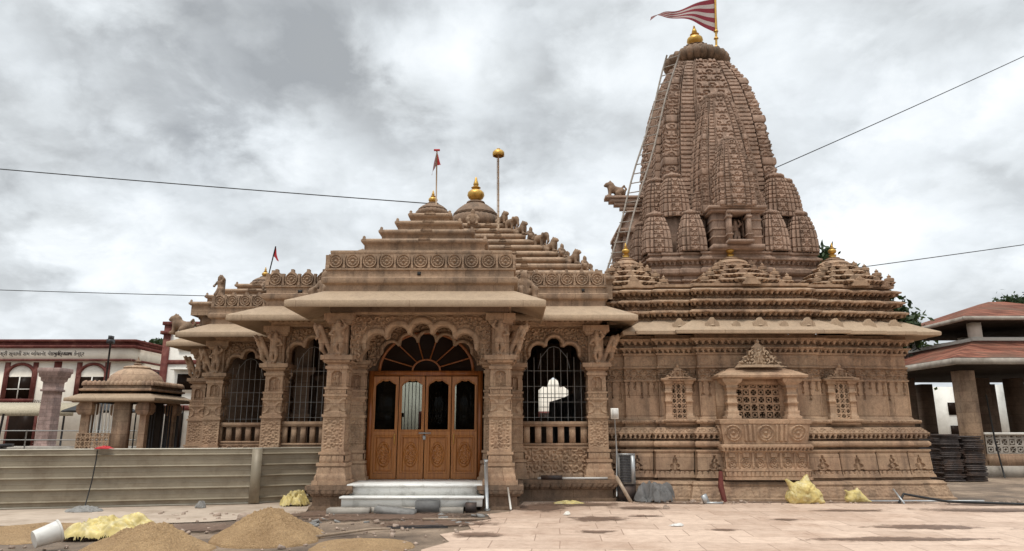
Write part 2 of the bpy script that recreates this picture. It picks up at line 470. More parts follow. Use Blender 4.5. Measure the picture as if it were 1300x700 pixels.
MT['flag'] = flag_mat('striped_flag', (0.24, 0.03, 0.045), (0.5, 0.43, 0.40), 3.6)
MT['flag_red'] = flag_mat('red_flag', (0.45, 0.035, 0.04), (0.45, 0.035, 0.04), 1.0)

# ------------------------------------------------------------------ mesh tools
WLOC = {}


class MB:
    """collects vertices and faces, then links them as one mesh object"""

    def __init__(self):
        self.v, self.loops, self.tot, self.n = [], [], [], 0
        self.uv = None

    def add(self, verts, faces):
        verts = np.asarray(verts, float).reshape(-1, 3)
        for f in faces:
            self.loops.append(np.asarray(f, int) + self.n)
            self.tot.append(np.array([len(f)]))
        self.v.append(verts)
        self.n += len(verts)
        return self

    def quads(self, verts, q):
        verts = np.asarray(verts, float).reshape(-1, 3)
        q = np.asarray(q, int)
        self.loops.append((q + self.n).ravel())
        self.tot.append(np.full(len(q), q.shape[1]))
        self.v.append(verts)
        self.n += len(verts)
        return self

    def grid(self, P, cu=False, cv=False, mask=None):
        P = np.asarray(P, float)
        a, b = P.shape[:2]
        I = np.arange(a * b).reshape(a, b)
        if cu:
            I = np.vstack([I, I[:1]])
        if cv:
            I = np.hstack([I, I[:, :1]])
        q = np.stack([I[:-1, :-1], I[1:, :-1], I[1:, 1:], I[:-1, 1:]], -1)
        if mask is not None:
            q = q[mask]
        return self.quads(P.reshape(-1, 3), q.reshape(-1, 4))

    def box(self, x0, x1, y0, y1, z0, z1):
        v = [(x, y, z) for x in (x0, x1) for y in (y0, y1) for z in (z0, z1)]
        return self.add(v, [(0, 1, 3, 2), (4, 6, 7, 5), (0, 4, 5, 1), (2, 3, 7, 6), (0, 2, 6, 4), (1, 5, 7, 3)])

    def obox(self, c, sx, sy, sz, rot=(0, 0, 0)):
        m = Euler(rot).to_matrix()
        v = [tuple(Vector(c) + m @ Vector((x * sx / 2, y * sy / 2, z * sz / 2))) for x in (-1, 1) for y in (-1, 1) for z in (-1, 1)]
        return self.add(v, [(0, 1, 3, 2), (4, 6, 7, 5), (0, 4, 5, 1), (2, 3, 7, 6), (0, 2, 6, 4), (1, 5, 7, 3)])

    def lathe(self, prof, c=(0, 0, 0), seg=32, ribs=0, rib=0.0, rings=True):
        prof = np.asarray(prof, float)
        th = np.linspace(0, 2 * np.pi, seg, endpoint=False)
        r = prof[:, 0][None, :] * (1 + (rib * np.abs(np.sin(th * ribs / 2))[:, None] - rib * 0.5 if ribs else 0)) + 0 * th[:, None]
        P = np.stack([c[0] + r * np.cos(th)[:, None], c[1] + r * np.sin(th)[:, None], c[2] + np.broadcast_to(prof[:, 1][None, :], r.shape)], -1)
        return self.grid(P, cu=True)

    def tube(self, pts, r, seg=8, cap=True):
        pts = np.asarray(pts, float)
        n = len(pts)
        rad = np.full(n, r) if np.isscalar(r) else np.asarray(r, float)
        t = np.gradient(pts, axis=0)
        t /= np.linalg.norm(t, axis=1)[:, None] + 1e-9
        up = np.array([0, 0, 1.0]) if abs(t[0][2]) < 0.9 else np.array([1.0, 0, 0])
        P = np.zeros((n, seg, 3))
        th = np.linspace(0, 2 * np.pi, seg, endpoint=False)
        a = np.cross(t[0], up); a /= np.linalg.norm(a)
        for i in range(n):
            a = a - t[i] * np.dot(a, t[i]); a /= np.linalg.norm(a) + 1e-9
            b = np.cross(t[i], a)
            P[i] = pts[i] + rad[i] * (np.cos(th)[:, None] * a + np.sin(th)[:, None] * b)
        base = self.n
        self.grid(P, cv=True)
        if cap:
            self.loops.append(np.arange(seg)[::-1] + base); self.tot.append(np.array([seg]))
            self.loops.append(np.arange(seg) + base + (n - 1) * seg); self.tot.append(np.array([seg]))
        return self

    def prism(self, poly, y0, y1):
        """poly: list of (x, z) outline, extruded from y0 to y1"""
        n = len(poly)
        v = [(x, y0, z) for x, z in poly] + [(x, y1, z) for x, z in poly]
        f = [tuple(range(n)), tuple(range(2 * n - 1, n - 1, -1))] + [(i, (i + 1) % n, n + (i + 1) % n, n + i) for i in range(n)]
        return self.add(v, f)

    def xform(self, m, start=0):
        """apply a 4x4 to everything added so far"""
        V = np.concatenate(self.v)
        A = np.array(m)
        V = V @ A[:3, :3].T + A[:3, 3]
        self.v = [V]
        return self

    def merge(self, o, m=None):
        V = np.concatenate(o.v)
        if m is not None:
            A = np.array(m)
            V = V @ A[:3, :3].T + A[:3, 3]
        self.loops += [l + self.n for l in o.loops]
        self.tot += list(o.tot)
        self.v.append(V)
        self.n += len(V)
        return self

    def build(self, name, mat, parent=None, smooth=None, solid=0):
        me = bpy.data.meshes.new(name)
        V = np.concatenate(self.v).astype(np.float32)
        Lp = np.concatenate(self.loops).astype(np.int32)
        T = np.concatenate(self.tot).astype(np.int32)
        me.vertices.add(len(V)); me.vertices.foreach_set('co', V.ravel())
        me.loops.add(len(Lp)); me.loops.foreach_set('vertex_index', Lp)
        me.polygons.add(len(T))
        st = np.concatenate([[0], np.cumsum(T)[:-1]]).astype(np.int32)
        me.polygons.foreach_set('loop_start', st)
        if smooth:
            me.polygons.foreach_set('use_smooth', np.ones(len(T), bool))
        me.update(calc_edges=True)
        me.validate()
        if smooth:
            me.set_sharp_from_angle(angle=R(smooth))
        if mat is not None:
            me.materials.append(MT[mat] if isinstance(mat, str) else mat)
        o = bpy.data.objects.new(name, me)
        COL.objects.link(o)
        if parent is not None:
            o.parent = parent
            if parent.name in WLOC:
                o.matrix_parent_inverse = Matrix.Translation(-Vector(WLOC[parent.name]))
        if solid:
            md = o.modifiers.new('thickness', 'SOLIDIFY'); md.thickness = solid; md.offset = 0
        return o


def thing(name, label, cat, loc=(0, 0, 0), group=None, world=True):
    o = bpy.data.objects.new(name, None)
    COL.objects.link(o)
    o.location = loc
    o.empty_display_size = 0.2
    o['label'] = label; o['category'] = cat
    if group:
        o['group'] = group
    if world:
        WLOC[o.name] = loc     # its children are modelled in world coordinates
    return o


def tag(o, label, cat, group=None):
    o['label'] = label; o['category'] = cat
    if group:
        o['group'] = group
    return o


def struct(o, kind='structure'):
    o['kind'] = kind
    return o


def hash3(i, j, k, s):
    h = (i * 374761393 + j * 668265263 + k * 2147483647 + s * 1274126177) & 0xFFFFFFFF
    h = ((h ^ (h >> 13)) * 1274126177) & 0xFFFFFFFF
    return ((h ^ (h >> 16)) & 0xFFFF) / 65535.0


def vnoise(x, y, z=0.0, s=0):
    x, y, z = np.broadcast_arrays(np.asarray(x, float), np.asarray(y, float), np.asarray(z, float))
    i, j, k = (np.floor(a).astype(np.int64) for a in (x, y, z))
    fx, fy, fz = x - i, y - j, z - k
    fx, fy, fz = (f * f * (3 - 2 * f) for f in (fx, fy, fz))
    r = 0
    for a in (0, 1):
        for b in (0, 1):
            for c in (0, 1):
                r = r + hash3(i + a, j + b, k + c, s) * np.where(a, fx, 1 - fx) * np.where(b, fy, 1 - fy) * np.where(c, fz, 1 - fz)
    return r


def fbm(x, y, z=0.0, s=0, o=4):
    r, a, t = 0, 0.5, 0
    for q in range(o):
        r = r + a * vnoise(x * 2 ** q, y * 2 ** q, np.asarray(z) * 2 ** q, s + q); t += a; a *= 0.5
    return r / t


def sst(x, a, b):
    t = np.clip((x - a) / (b - a), 0, 1)
    return t * t * (3 - 2 * t)


def bump(x, c, w):
    return np.clip(1 - np.abs(x - c) / w, 0, 1)


# ------------------------------------------------------------------ carving patterns: heights 0..1 over (u, v) in metres
def p_rosette(x, y, Rr):
    r, th = np.hypot(x, y), np.arctan2(y, x)
    h = bump(r, Rr * 0.9, Rr * 0.13) + 0.8 * bump(r, Rr * 0.56, Rr * 0.22) * (0.45 + 0.55 * np.abs(np.cos(th * 5))) + np.clip(1 - (r / (Rr * 0.24)) ** 2, 0, 1)
    return np.clip(h, 0, 1) * (r < Rr * 1.05)


def p_scroll(u, v, c):
    iu, iv = np.floor(u / c), np.floor(v / c)
    x, y = u - (iu + 0.5) * c, v - (iv + 0.5) * c
    sg = np.where((iu + iv) % 2 == 0, 1.0, -1.0)
    r, th = np.hypot(x, y) / c, np.arctan2(y, x)
    h = 0.5 + 0.5 * np.cos(th * sg - r * 15 + 2.2 * sg)
    leaf = 0.5 + 0.5 * np.cos(th * 6 * sg + r * 9)
    return np.clip(np.where(r < 0.42, h, leaf * 0.8) * sst(r, 0.0, 0.1) + np.clip(1 - r * 9, 0, 1), 0, 1)


def p_net(u, v, p, q):
    """interlaced horseshoe arches, staggered row by row"""
    row = np.floor(v / q)
    x = ((u / p + 0.5 * (row % 2)) % 1 - 0.5) * p
    y = (v - row * q)
    r = np.hypot(x, (y - 0.36 * q) * (p / q) * 0.85)
    ring = bump(r, 0.36 * p, 0.13 * p)
    eye = np.clip(1 - r / (0.15 * p), 0, 1)
    return np.clip(np.maximum(ring, eye * 0.9), 0, 1)


def p_teeth(u, t, p):
    """triangular drops hanging from the top of a band; t runs 0 (bottom) to 1 (top)"""
    x = np.abs((u / p) % 1 - 0.5) * 2
    return (x < 0.25 + 0.65 * t).astype(float)


def p_petal(u, t, p):
    x = np.abs((u / p) % 1 - 0.5) * 2
    return np.sqrt(np.clip(1 - x ** 2, 0, 1)) * np.sqrt(np.clip(1 - (1 - t) ** 3, 0, 1))


def p_figure(x, y, H):
    """small standing figure in low relief, feet at y = 0"""
    def cap(x0, y0, x1, y1, r):
        x0, y0, x1, y1, r = (k * H for k in (x0, y0, x1, y1, r))
        dx, dy = x1 - x0, y1 - y0
        t = np.clip(((x - x0) * dx + (y - y0) * dy) / (dx * dx + dy * dy + 1e-9), 0, 1)
        d = np.hypot(x - x0 - t * dx, y - y0 - t * dy)
        return np.sqrt(np.clip(1 - (d / r) ** 2, 0, 1)) * min(1, r / (0.1 * H))
    h = np.zeros_like(x + y)
    for c in [(0, .9, 0, .93, .085), (0, .52, .02, .72, .11), (-.07, .08, -.03, .45, .07), (.1, .08, .05, .45, .07), (-.12, .72, -.22, .5, .05), (.12, .72, .2, .88, .05), (-.22, .5, -.1, .45, .045)]:
        h = np.maximum(h, cap(*c))
    return h


# ------------------------------------------------------------------ sweeps of a moulding profile along a plan
def prof_pts(prof, res):
    out = []
    for (z0, o0), (z1, o1) in zip(prof[:-1], prof[1:]):
        n = max(1, int(math.ceil(math.hypot(z1 - z0, o1 - o0) / res)))
        for i in range(n):
            out.append((z0 + (z1 - z0) * i / n, o0 + (o1 - o0) * i / n))
    out.append(prof[-1])
    return np.array(out)


def sweep(mb, plan, prof, res=0.03, closed=False, relief=None, seg_res=None, cap=False, keep=None):
    """plan: (x, y) points, outside on the right-hand side of the walk; prof: (z, outward offset); relief(i, s, L, z) -> extra outward metres"""
    plan = [np.array(p, float) for p in plan]
    n = len(plan)
    segs = [(i, (i + 1) % n) for i in range(n if closed else n - 1)]
    nr = {}
    for a, b in segs:
        d = plan[b] - plan[a]; d = d / np.linalg.norm(d)
        nr[a] = np.array([d[1], -d[0]])
    mit = []
    for i in range(n):
        nb = nr.get(i); na = nr.get((i - 1) % n) if (closed or i > 0) else None
        if na is None: m = nb
        elif nb is None: m = na
        else: m = (na + nb) / max(0.2, 1 + np.dot(na, nb))
        mit.append(m)
    top = []
    for si, (a, b) in enumerate(segs):
        rs = res if seg_res is None else seg_res(si)
        pp = prof_pts(prof, rs)
        z, o = pp[:, 0], pp[:, 1]
        Lg = np.linalg.norm(plan[b] - plan[a])
        k = max(1, int(math.ceil(Lg / rs))) if relief else 1
        t = np.linspace(0, 1, k + 1)[:, None, None]
        base = plan[a] * (1 - t) + plan[b] * t + (mit[a] * (1 - t) + mit[b] * t) * o[None, :, None]
        if relief:
            r = relief(si, t[:, 0, 0][:, None] * Lg, Lg, z[None, :])
            if r is not None:
                base = base + nr[a] * np.broadcast_to(r, base.shape[:2])[..., None]
        P = np.concatenate([base, np.broadcast_to(z[None, :, None], base.shape[:2] + (1,))], -1)
        mb.grid(P, mask=None if keep is None else keep(P[:-1, :-1]))
        if cap:
            top.append(P[0, -1])
    if cap:
        mb.add(np.array(top), [tuple(range(len(top)))])
    return mb


def rect(x0, x1, y0, y1):
    return [(x0, y1), (x0, y0), (x1, y0), (x1, y1)]


def sqplan(cx, cy, h, hy=None):
    hy = h if hy is None else hy
    return rect(cx - h, cx + h, cy - hy, cy + hy)


# ------------------------------------------------------------------ figures: smooth-unioned limbs turned into one surface
def surf(parts, h, k=0.03, noise_amt=0.0, name=None):
    """parts: (p0, p1, r0, r1); returns an MB holding the skin"""
    A = np.array([p[0] for p in parts], float); B = np.array([p[1] for p in parts], float)
    rr = np.array([[p[2], p[3]] for p in parts])
    lo = np.minimum(A, B).min(0) - rr.max() - 2 * h
    hi = np.maximum(A, B).max(0) + rr.max() + 2 * h
    n = np.ceil((hi - lo) / h).astype(int) + 1
    g = np.stack(np.meshgrid(*[lo[i] + h * np.arange(n[i]) for i in range(3)], indexing='ij'), -1)
    acc = 0
    for (a, b, r0, r1) in parts:
        a, b = np.array(a, float), np.array(b, float)
        d = b - a
        t = np.clip(((g - a) @ d) / (d @ d + 1e-9), 0, 1)
        dist = np.linalg.norm(g - a - t[..., None] * d, axis=-1) - (r0 + (r1 - r0) * t)
        acc = acc + np.exp(-np.clip(dist / k, -60, 60))
    F = -k * np.log(acc + 1e-30)
    if noise_amt:
        F = F + noise_amt * (fbm(g[..., 0] * 14, g[..., 1] * 14, g[..., 2] * 14, 3, 2) - 0.5)
    ins = F < 0
    c = np.zeros(np.array(F.shape) - 1)
    vs = np.zeros(c.shape + (3,)); cnt = np.zeros(c.shape)
    nx, ny, nz = F.shape
    corners = [(i, j, l) for i in (0, 1) for j in (0, 1) for l in (0, 1)]
    sub = lambda X, o: X[o[0]:o[0] + nx - 1, o[1]:o[1] + ny - 1, o[2]:o[2] + nz - 1]
    for o in corners:
        for ax in range(3):
            if o[ax] == 1: continue
            o2 = list(o); o2[ax] = 1
            f0, f1 = sub(F, o), sub(F, o2)
            cr = (f0 < 0) != (f1 < 0)
            tt = np.where(cr, f0 / np.where(cr, f0 - f1, 1), 0)
            q = np.zeros(c.shape + (3,)) + np.array(o, float)
            q[..., ax] += tt
            vs += q * cr[..., None]; cnt += cr
    act = cnt > 0
    idx = -np.ones(c.shape, int); idx[act] = np.arange(act.sum())
    ijk = np.argwhere(act)
    V = lo + h * (ijk + vs[act] / cnt[act][:, None])
    quads = []
    for ax in range(3):
        b, d = [q for q in range(3) if q != ax]
        sl0 = [slice(None)] * 3; sl1 = [slice(None)] * 3
        sl0[ax] = slice(0, -1); sl1[ax] = slice(1, None)
        cr = ins[tuple(sl0)] != ins[tuple(sl1)]
        e = np.argwhere(cr)
        ok = (e[:, b] > 0) & (e[:, d] > 0) & (e[:, b] < c.shape[b]) & (e[:, d] < c.shape[d]) & (e[:, ax] < c.shape[ax])
        e = e[ok]
        def at(db, dd):
            q = e.copy(); q[:, b] += db; q[:, d] += dd
            return idx[q[:, 0], q[:, 1], q[:, 2]]
        Q = np.stack([at(-1, -1), at(0, -1), at(0, 0), at(-1, 0)], -1)
        flip = ins[tuple(e.T)] if ax != 1 else ~ins[tuple(e.T)]
        Q[~flip] = Q[~flip][:, ::-1]
        quads.append(Q)
    Q = np.concatenate(quads)
    Q = Q[(Q >= 0).all(1)]
    return MB().quads(V, Q)


def dancer(flip=1):
    """carved attendant figure, 0.74 m high, facing -y, standing on z = 0"""
    f = flip
    return surf([
        ((0, 0, .60), (0, 0, .645), .055, .05), ((0, 0, .665), (0, .01, .72), .035, .02),     # head, tall hair knot
        ((0, .01, .54), (0, 0, .6), .03, .03),
        ((-.065 * f, .01, .52), (.065 * f, .01, .53), .04, .04), ((0, .01, .5), (.015 * f, .01, .4), .07, .05),
        ((.015 * f, .01, .4), (.035 * f, .01, .33), .055, .078),
        ((.07 * f, 0, .31), (.075 * f, -.04, .17), .055, .04), ((.075 * f, -.04, .17), (.05 * f, 0, .03), .038, .026),
        ((-.01 * f, 0, .31), (-.05 * f, -.06, .18), .055, .04), ((-.05 * f, -.06, .18), (.0 * f, -.02, .03), .038, .026),
        ((.05 * f, -.03, .015), (.06 * f, -.09, .015), .026, .022), ((0, -.04, .015), (-.01 * f, -.10, .015), .026, .022),
        ((-.09 * f, .01, .52), (-.15 * f, -.03, .42), .03, .026), ((-.15 * f, -.03, .42), (-.07 * f, -.09, .40), .025, .02),
        ((.09 * f, .01, .53), (.16 * f, -.01, .6), .03, .026), ((.16 * f, -.01, .6), (.09 * f, -.03, .70), .025, .022),
        ((-.07, .085, .05), (-.07, .085, .60), .05, .045), ((.07, .085, .05), (.07, .085, .60), .05, .045), ((0, .09, .05), (0, .09, .62), .05, .05),
        ((-.14, 0.02, -.0), (.14, 0.02, -.0), .035, .035),
    ], 0.0145, 0.012)


def seated_figure():
    """seated stone figure, 0.6 m high, facing -y"""
    return surf([
        ((0, 0, .49), (0, 0, .52), .075, .07), ((0, 0.01, .56), (0, .02, .6), .05, .03), ((0, .01, .4), (0, 0, .46), .045, .04),
        ((-.1, .02, .37), (.1, .02, .37), .06, .06), ((0, .02, .34), (0, .03, .14), .11, .12),
        ((-.09, 0, .12), (-.17, -.17, .17), .085, .07), ((-.17, -.17, .17), (-.12, -.2, .02), .06, .045),
        ((.09, 0, .12), (.17, -.16, .2), .085, .07), ((.17, -.16, .2), (.14, -.2, .02), .06, .045),
        ((-.14, .02, .36), (-.2, -.06, .24), .05, .042), ((-.2, -.06, .24), (-.1, -.17, .24), .04, .035),
        ((.14, .02, .36), (.2, -.06, .26), .05, .042), ((.2, -.06, .26), (.12, -.17, .27), .04, .035),
        ((-.12, -.2, .02), (-.12, -.26, .02), .04, .035), ((.14, -.2, .02), (.14, -.26, .02), .04, .035),
        ((-.16, .03, 0.0), (.16, .03, 0.0), .07, .07),
    ], 0.022, 0.016)


def lion():
    """seated lion facing -x, 0.6 m high"""
    return surf([
        ((-.2, 0, .46), (-.27, 0, .46), .10, .075), ((-.29, 0, .43), (-.34, 0, .42), .055, .045), ((-.14, 0, .42), (-.1, 0, .3), .13, .14),
        ((-.16, -.06, .54), (-.16, -.06, .58), .03, .02), ((-.16, .06, .54), (-.16, .06, .58), .03, .02),
        ((-.1, 0, .3), (.2, 0, .2), .13, .14), ((.18, 0, .2), (.24, 0, .14), .14, .13),
        ((-.16, -.08, .3), (-.19, -.08, .04), .06, .045), ((-.16, .08, .3), (-.19, .08, .04), .06, .045),
        ((-.19, -.08, .03), (-.27, -.08, .03), .045, .04), ((-.19, .08, .03), (-.27, .08, .03), .045, .04),
        ((.2, -.11, .17), (.06, -.13, .11), .09, .06), ((.06, -.13, .11), (.16, -.13, .03), .05, .04), ((.16, -.13, .03), (.04, -.13, .03), .04, .035),
        ((.2, .11, .17), (.06, .13, .11), .09, .06), ((.06, .13, .11), (.16, .13, .03), .05, .04), ((.16, .13, .03), (.04, .13, .03), .04, .035),
        ((.32, 0, .12), (.4, 0, .3), .03, .025), ((.4, 0, .3), (.33, 0, .42), .025, .022), ((.33, 0, .42), (.27, 0, .36), .025, .03),
    ], 0.02, 0.018)


def elephant():
    """small standing elephant facing -x, 0.55 m high"""
    return surf([
        ((-.1, 0, .34), (.16, 0, .34), .15, .16), ((-.28, 0, .44), (-.3, 0, .4), .11, .1), ((-.36, 0, .36), (-.4, 0, .16), .06, .04), ((-.4, 0, .16), (-.34, 0, .06), .038, .03),
        ((-.13, -.09, .26), (-.13, -.09, .03), .065, .06), ((-.13, .09, .26), (-.13, .09, .03), .065, .06),
        ((.19, -.09, .26), (.19, -.09, .03), .068, .06), ((.19, .09, .26), (.19, .09, .03), .068, .06),
        ((-.22, -.13, .46), (-.2, -.16, .34), .06, .05), ((-.22, .13, .46), (-.2, .16, .34), .06, .05), ((.32, 0, .34), (.36, 0, .16), .025, .018),
    ], 0.022, 0.018)


DANCER = {1: dancer(1), -1: dancer(-1)}
SEATED, LION, ELEPHANT = seated_figure(), lion(), elephant()


def place(src, x, y, z, rz=0, s=1.0, rx=0.0):
    m = Matrix.Translation((x, y, z)) @ Matrix.Rotation(rz, 4, 'Z') @ Matrix.Rotation(rx, 4, 'X') @ Matrix.Scale(s, 4)
    return MB().merge(src, m)


def kalash(mb, x, y, z, s, flare=1.0):
    """gilded pot finial of height s"""
    pr = [(0.10, 0), (0.16, .02), (0.09, .07), (.12, .1), (.25, .2), (.30, .30), (.28, .40), (.20, .48), (.10, .53), (.13, .56), (.17, .585), (.12, .62), (.075, .66),
          (.10, .70), (.085, .76), (.05, .86), (.035, .95), (.0, 1.0)]
    mb.lathe([(r * s * flare, q * s) for r, q in pr], (x, y, z), 24)
    return mb


def ribbed_dome(mb, x, y, z, r, h, ribs=26, rib=0.10):
    pr = [(0.80, 0), (.82, .06), (.97, .14), (1.0, .26), (.98, .36), (.9, .45), (.80, .5)]
    pr2 = [(.84, .5), (.86, .56), (.7, .72), (.5, .86), (.32, .94), (.36, .96), (.34, 1.0), (0, 1.0)]
    mb.lathe([(a * r, b * h) for a, b in pr], (x, y, z), 96, ribs, rib)
    mb.lathe([(a * r, b * h) for a, b in pr2], (x, y, z), 96, ribs, rib * 0.6)
    return mb


# ------------------------------------------------------------------ ground
def polyblob(cx, cy, rx, ry, n=40, amp=0.25, seed=0):
    th = np.linspace(0, 2 * np.pi, n, endpoint=False)
    r = 1 + amp * 2 * (fbm(np.cos(th) * 1.7 + 9, np.sin(th) * 1.7 + 5, 0, seed, 3) - 0.5)
    return np.stack([cx + rx * r * np.cos(th), cy + ry * r * np.sin(th)], -1)


def sheet(name, poly, z, mat):
    poly = np.asarray(poly)
    return struct(MB().add(np.c_[poly, np.full(len(poly), z)], [tuple(range(len(poly)))]).build(name, mat))


g = MB()
xs = np.concatenate([np.linspace(-900, -40, 12), np.linspace(-36, 36, 181), np.linspace(40, 900, 12)])
ys = np.concatenate([np.linspace(-200, 2, 6), np.linspace(4, 40, 121), np.linspace(45, 1500, 14)])
X, Y = np.meshgrid(xs, ys, indexing='ij')
near = (np.abs(X) < 30) * (Y < 36) * (Y > 3)
Z = near * (0.03 * (fbm(X * 0.9, Y * 0.9, 0, 5) - 0.62))
g.grid(np.stack([X, Y, Z], -1))
struct(g.build('ground', 'dirt', smooth=60))

# pink stone paving in front of the temple, with a broken left edge
edge = [(-0.75, 3.0), (-0.95, 7.5), (-1.15, 9.2), (-0.85, 9.8), (-1.05, 10.5), (-0.62, 11.0), (-0.75, 11.8), (-0.35, 12.2), (-0.45, 12.9), (-0.05, 13.3), (0.1, 13.9), (0.25, 15.05)]
sheet('paving', [(30, 3.0), (30, 13.2), (20, 14.0), (13.5, 14.3), (10.6, 14.75), (9.6, 15.1), (8.0, 15.1)][0:] + edge[::-1], 0.012, 'paving')
sheet('cement_path', [(-30, 12.0), (-14, 11.7), (-9, 11.35), (-6.4, 11.5), (-5.0, 11.9), (-4.1, 12.5), (-3.8, 13.2), (-4.05, 14.4), (-5.0, 15.2), (-9.5, 14.3), (-30, 13.6)], 0.010, 'path')
k = 0
for cx, cy, rx, ry, sd in [(5.4, 10.0, 1.15, 0.15, 1), (6.5, 11.2, 0.8, 0.24, 2), (3.2, 10.9, 0.24, 0.11, 3), (2.35, 12.6, 0.26, 0.14, 4), (6.3, 13.4, 0.75, 0.14, 5), (1.45, 12.2, 0.46, 0.26, 6),
                           (1.25, 10.7, 0.26, 0.13, 7), (9.9, 11.9, 1.1, 0.16, 8), (4.6, 12.1, 0.3, 0.1, 9), (8.6, 10.9, 0.8, 0.10, 10), (-2.2, 12.5, 1.5, .5, 21), (-1.3, 11.6, .9, .4, 22), (-3.3, 12.9, .8, .4, 23), (-5.0, 11.2, 1.1, .35, 24), (-6.4, 10.3, 1.2, .3, 25), (3.6, 14.75, .9, .14, 31), (5.2, 14.9, .8, .10, 32), (7.6, 14.8, 1.2, .12, 33), (9.6, 14.4, .9, .16, 34), (0.6, 13.9, 0.55, 0.5, 11), (2.4, 13.8, 0.45, 0.2, 12), (1.3, 14.5, 0.9, 0.3, 13), (9.4, 13.4, 1.6, 0.28, 14), (-0.5, 10.4, 0.3, 0.2, 15)]:
    pb = polyblob(cx, cy, rx * 1.5, ry * 1.6, 44, 0.5, sd)
    rr_ = np.linspace(0, 1, 8)
    Pw = np.array([cx, cy]) + (pb[:, None, :] - np.array([cx, cy])) * rr_[None, :, None]
    ow = struct(MB().grid(np.concatenate([Pw, np.full(Pw.shape[:2] + (1,), 0.0175 + 0.0006 * k)], -1), cu=True).build('wet_patch', 'wet')); k += 1
    uvl = ow.data.uv_layers.new(name='UVMap')
    li = np.zeros(len(ow.data.loops), np.int32); ow.data.loops.foreach_get('vertex_index', li)
    uvl.data.foreach_set('uv', np.stack([rr_[li % 8], 0 * rr_[li % 8]], -1).astype(np.float32).ravel())


def sand_heap(cx, cy, r, h, seed, name, label):
    n = 220
    u = np.linspace(-1.05, 1.05, n)
    X, Y = np.meshgrid(u, u, indexing='ij')
    rr = np.hypot(X, Y) * (1 + 0.35 * (fbm(X * 1.6 + 7, Y * 1.6, 0, seed) - 0.5))
    H = h * np.clip(1.0 - rr, 0, 1) ** 0.92
    H = H * (1 - 0.12 * np.exp(-(rr / 0.18) ** 2))
    H += (0.09 * (fbm(X * 5, Y * 5, 0, seed + 3) - 0.5) + 0.06 * (fbm(X * 16, Y * 16, 0, seed + 5) - 0.5) + 0.035 * (fbm(X * 45, Y * 45, 0, seed + 7, 2) - 0.5)) * np.clip(1.15 - rr, 0, 1) * (h / 0.3) ** 0.5
    H -= 0.02 * (rr > 0.98) + 0.1 * np.clip(rr - 1.0, 0, 1)
    o = MB().grid(np.stack([cx + X * r * 1.15, cy + Y * r * 1.15, H + 0.004], -1)).build(name, 'sand', smooth=70)
    return tag(o, label, 'sand heap')


sand_heap(-3.42, 10.1, 0.70, 0.45, 1, 'sand_heap', 'tall pointed brown sand heap beside the pale rock')
sand_heap(-4.62, 9.2, 0.68, 0.37, 2, 'sand_heap', 'brown sand heap between the yellow plastic sheet and the taller heap')
sand_heap(-1.95, 9.5, 0.6, 0.07, 3, 'sand_heap', 'low spread out sand heap at the broken paving edge')
sand_heap(-7.0, 10.7, 1.0, 0.10, 4, 'sand_heap', 'flat scatter of sand behind the white bucket')

# ------------------------------------------------------------------ THE TEMPLE
T = thing('temple', 'carved sandstone temple with arched hall, pyramidal roofs and tall curved tower', 'temple', (1.5, 17.0, 0))
PCX = -1.87                     # middle of the side porch


def carve_pillar(i, s, Lg, z):
    x = s - Lg / 2
    r = np.zeros(np.broadcast(x, z).shape)
    a = np.abs(x)
    m = (z > 1.12) & (z < 1.70) & (a < 0.165)
    r = r + np.where(m, -0.02 + 0.026 * p_scroll(x + 0.0725, z - 1.12, 0.145), 0)
    m = (z > 1.84) & (z < 2.10) & (a < 0.2)
    d = np.minimum(np.abs(np.hypot(x - 0.19, z - 1.97) - 0.12), np.abs(np.hypot(x + 0.19, z - 1.97) - 0.12))
    r = r + np.where(m, -0.018 + 0.034 * np.clip(1 - d / 0.032, 0, 1) + 0.025 * np.clip(1 - np.hypot(x, z - 1.97) / 0.05, 0, 1), 0)
    zz = z - 2.36
    top = 0.2 + np.sqrt(np.clip(0.0095 - x ** 2, 0, 1)) * 0.9
    m = (zz > 0) & (zz < top) & (a < 0.098)
    r = r + np.where(m, -0.045 + 0.05 * p_figure(x, zz, 0.25), 0)
    m2 = (zz > -0.01) & (zz < top + 0.028) & (a < 0.126) & ~m
    r = r + np.where(m2, 0.018, 0)
    for z0, z1, p in ((0.87, 1.0, 0.075), (0.61, 0.78, 0.1), (2.80, 2.86, 0.06)):
        m = (z > z0) & (z < z1)
        r = r + np.where(m, 0.022 * p_petal(x + 0.3, (z - z0) / (z1 - z0), p), 0)
    m = (z > 2.19) & (z < 2.275)
    r = r + np.where(m, 0.014 * p_teeth(x, (z - 2.19) / .085, 0.055), 0)
    return r


PILLAR_PROF = [(.45, .14), (.53, .14), (.53, .105), (.60, .105), (.66, .07), (.8, .055), (.8, .085), (.86, .085), (.86, .04), (1.02, .03), (1.02, .06), (1.07, .06), (1.07, .02),
               (1.74, .02), (1.74, .045), (1.79, .045), (1.79, .015), (2.14, .015), (2.14, .04), (2.18, .04), (2.18, .01), (2.28, .01), (2.28, .035), (2.32, .035), (2.32, 0), (2.68, 0),
               (2.68, .03), (2.74, .03), (2.74, 0), (2.78, 0), (2.80, .05), (2.86, .085), (2.86, .12), (2.95, .12), (2.95, -.03), (3.58, -.03), (3.58, .02), (3.66, .06), (3.66, .1), (3.8, .1)]


def pillar(x, y, figs=(), half=0.2, mat='carved', res=0.016):
    mb = MB()
    sweep(mb, sqplan(x, y, half), PILLAR_PROF, res, True, carve_pillar, seg_res=lambda i: res if i != 3 else 0.06)
    p = mb.build('pillar', mat, T, smooth=45)
    for (dx, dy, rz, fl) in figs:
        place(DANCER[fl], x + dx, y + dy, 2.955, rz, 1.0, R(6) if abs(rz) < .1 else R(24)).build('bracket_figure', 'carved', p, smooth=60)
    return p


